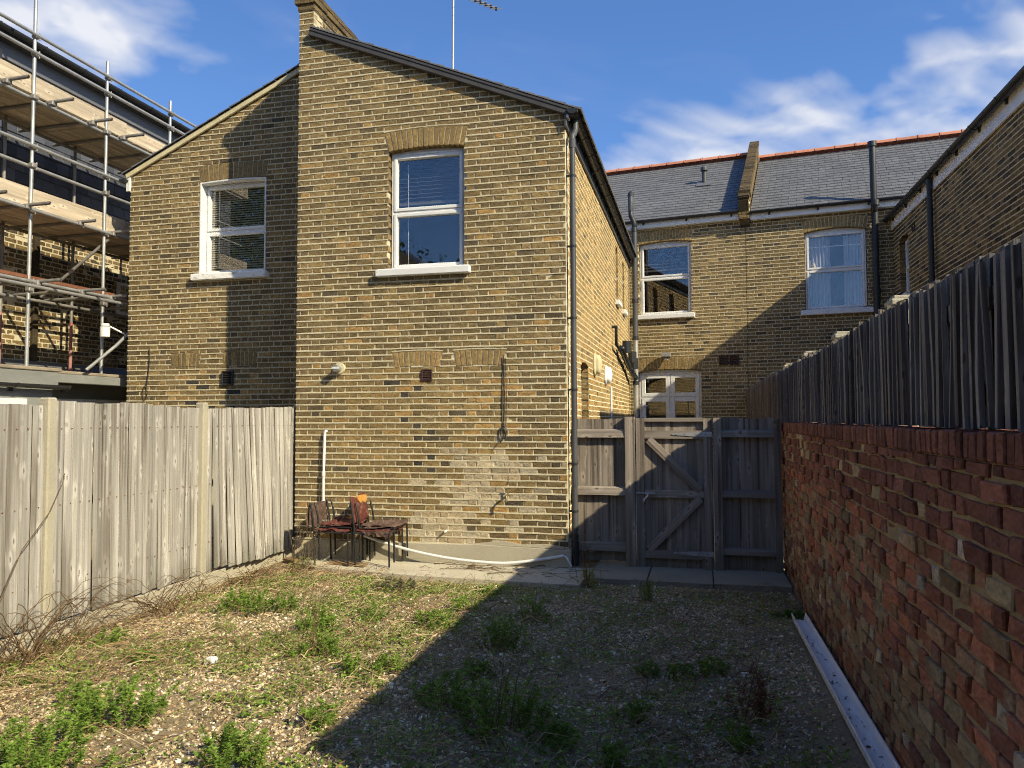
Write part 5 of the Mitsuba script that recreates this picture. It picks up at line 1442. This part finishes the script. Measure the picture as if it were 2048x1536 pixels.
m.add(v.reshape(-1, 3), f, np.repeat(np.c_[tone, r.normal(.95, .15, n).clip(.4, 1.3)], 9, 0))
k = put(numbered('dead_stalks'), m, 'straw')
labels[k] = {'label': 'dead straw and twigs strewn over the gravel', 'category': 'straw', 'kind': 'stuff'}


def bramble(label, x, y, n, spread, h, seed, tall=None):
    q = np.random.default_rng(seed)
    k = thing('bramble', label, 'bramble')
    for i in range(n):
        g = q.normal(1.57, .6) * q.choice([-1, 1]); L = q.uniform(.5, 1.1) * spread; hh = h * q.uniform(.4, 1.15)
        t = np.linspace(0, 1, 14)
        px = np.minimum(x + q.normal(0, .08) - L * np.cos(g) * t * .25 + .10, -4.0); px = np.maximum(px, -4.86)
        py = y + q.normal(0, .18) + L * np.sin(g) * t
        pz = .0 + hh * 4 * t * (1 - t * q.uniform(.75, 1.0)) * .9
        w = q.normal(0, .012, (14, 3)).cumsum(0) * .8
        pts = np.stack([px, py, pz.clip(.005)], 1) + w
        pts[:, 0] = np.maximum(pts[:, 0], -4.86)
        part(k, 'cane', tube(MB(), pts, np.linspace(.0036, .0012, 14), 5, (q.uniform(.0, .9), .75), cap=False), 'straw', smooth=True)
    if tall:
        pts = A3(tall, float); part(k, 'cane', tube(MB(), pts, np.linspace(.0042, .0018, len(pts)), 6, (.4, .75), cap=False), 'straw', smooth=True)


bramble('tangled dead bramble arching over the nearest concrete post', -4.72, 4.55, 60, .9, .40, 3,
        tall=[(-4.62, 4.15, .02), (-4.70, 4.3, .45), (-4.78, 4.55, .78), (-4.84, 4.85, 1.02), (-4.86, 4.98, 1.22), (-4.86, 5.0, 1.30), (-4.85, 4.97, 1.27)])
bramble('thin dead bramble canes along the middle fence panel', -4.75, 5.9, 36, .85, .28, 5)
bramble('low dead bramble tangle at the foot of the last fence panel', -4.75, 7.2, 30, .7, .12, 9)
q_ = np.random.default_rng(21)
k = thing('twig_heap', 'dry twigs scattered on the concrete path below the white pipe', 'twigs')
for i in range(46):
    x0, y0, g, L = q_.uniform(-3.2, -1.3), q_.uniform(7.95, 8.5), q_.normal(0, .5), q_.uniform(.08, .55)
    if i < 22: x0, y0 = -2.55 + q_.normal(0, .12), 8.32 + q_.normal(0, .06); L *= .5
    pts = [A3([x0, y0, .034]) + A3([math.cos(g) * L * t, math.sin(g) * L * t, .03 * math.sin(t * 3.1) * q_.random()]) + q_.normal(0, .004, 3) * A3([1, 1, .3]) for t in np.linspace(0, 1, 6)]
    part(k, 'twig', tube(MB(), pts, np.linspace(.0035, .0015, 6), 5, (q_.uniform(.0, .9), .7), cap=False), 'straw')

# ---------------------------------------------------------------- behind the viewer: what the windows mirror
for i, (hx, w, h) in enumerate(((-21, 6.5, 5.5), (-14, 6.5, 5.6), (-7, 6.5, 5.5))):
    k = thing('opposite_house', ['brick house with white bargeboards, first of the row behind the viewer', 'brick house with white bargeboards, second of the row behind the viewer', 'brick house with white bargeboards, last of the row behind the viewer'][i], 'house')
    part(k, 'wall', extrude(Frame((hx, -10, 0), (1, 0, 0)), Polygon([(0, 0), (w, 0), (w, h), (w * .5, h + 2.4), (0, h)]), 0, -8), 'stock_brick')
    for sgn, a in ((1, 0), (-1, w)):
        m = MB().add([[hx + a - sgn * .3, -9.7, h - .25], [hx + w / 2, -9.7, h + 2.55], [hx + w / 2, -18.2, h + 2.55], [hx + a - sgn * .3, -18.2, h - .25]], [[0, 1, 2, 3]])
        part(k, 'roof', m, 'slate')
        part(k, 'bargeboard', plank(MB(), (hx + a - sgn * .3, -9.68, h - .32), (hx + w / 2, -9.68, h + 2.47), (0, 0, 1), .22, .04), 'white_plastic')
    for sx_ in (1.2, 4.6): part(k, 'window', MB().add(*bevel_box(WORLD, hx + sx_, hx + sx_ + 1.6, -9.99, -9.94, 3.6, 5.0)), 'white_plastic')
    if i < 2: part(k, 'chimney', MB().add(*bevel_box(WORLD, hx + w - .5, hx + w + .5, -13.6, -12.4, h, h + 3.1)), 'stock_brick')


def tree(label, x, y, h, rad, n, seed):
    q = np.random.default_rng(seed)
    k = thing('broadleaf_tree', label, 'tree')
    tr_ = MB(); tube(tr_, [(x, y, 0), (x + .1, y, h * .3), (x, y + .1, h * .55)], [.28, .2, .12], 9)
    cs = []
    for i in range(26):
        g, e = q.uniform(0, 6.28), q.uniform(-.4, 1.3)
        rr = rad * q.uniform(.45, .9)
        c = A3([x + rr * math.cos(g) * math.cos(e), y + rr * math.sin(g) * math.cos(e), h * .62 + rr * math.sin(e)])
        cs.append(c); tube(tr_, [(x, y, h * .4), tuple((c + A3([x, y, h * .45])) / 2), tuple(c)], [.09, .05, .015], 5)
    part(k, 'trunk', tr_, 'brown_wood')
    cs = A3(cs)[q.integers(0, 26, n)]
    p = cs + q.normal(0, rad * .17, (n, 3))
    m = MB(); s = q.uniform(.16, .34, n); d = q.normal(size=(n, 3))
    leaves(p, d, s, s * .6, np.c_[q.uniform(0, .5, n), q.normal(.6, .12, n).clip(.3, 1.0)], m)
    part(k, 'crown', m, 'leaf')


tree('large tree left behind the viewer', -20, -8, 14, 6.0, 16000, 2)
tree('smaller tree farther left behind the viewer', -14, -11, 10, 3.6, 4000, 4)
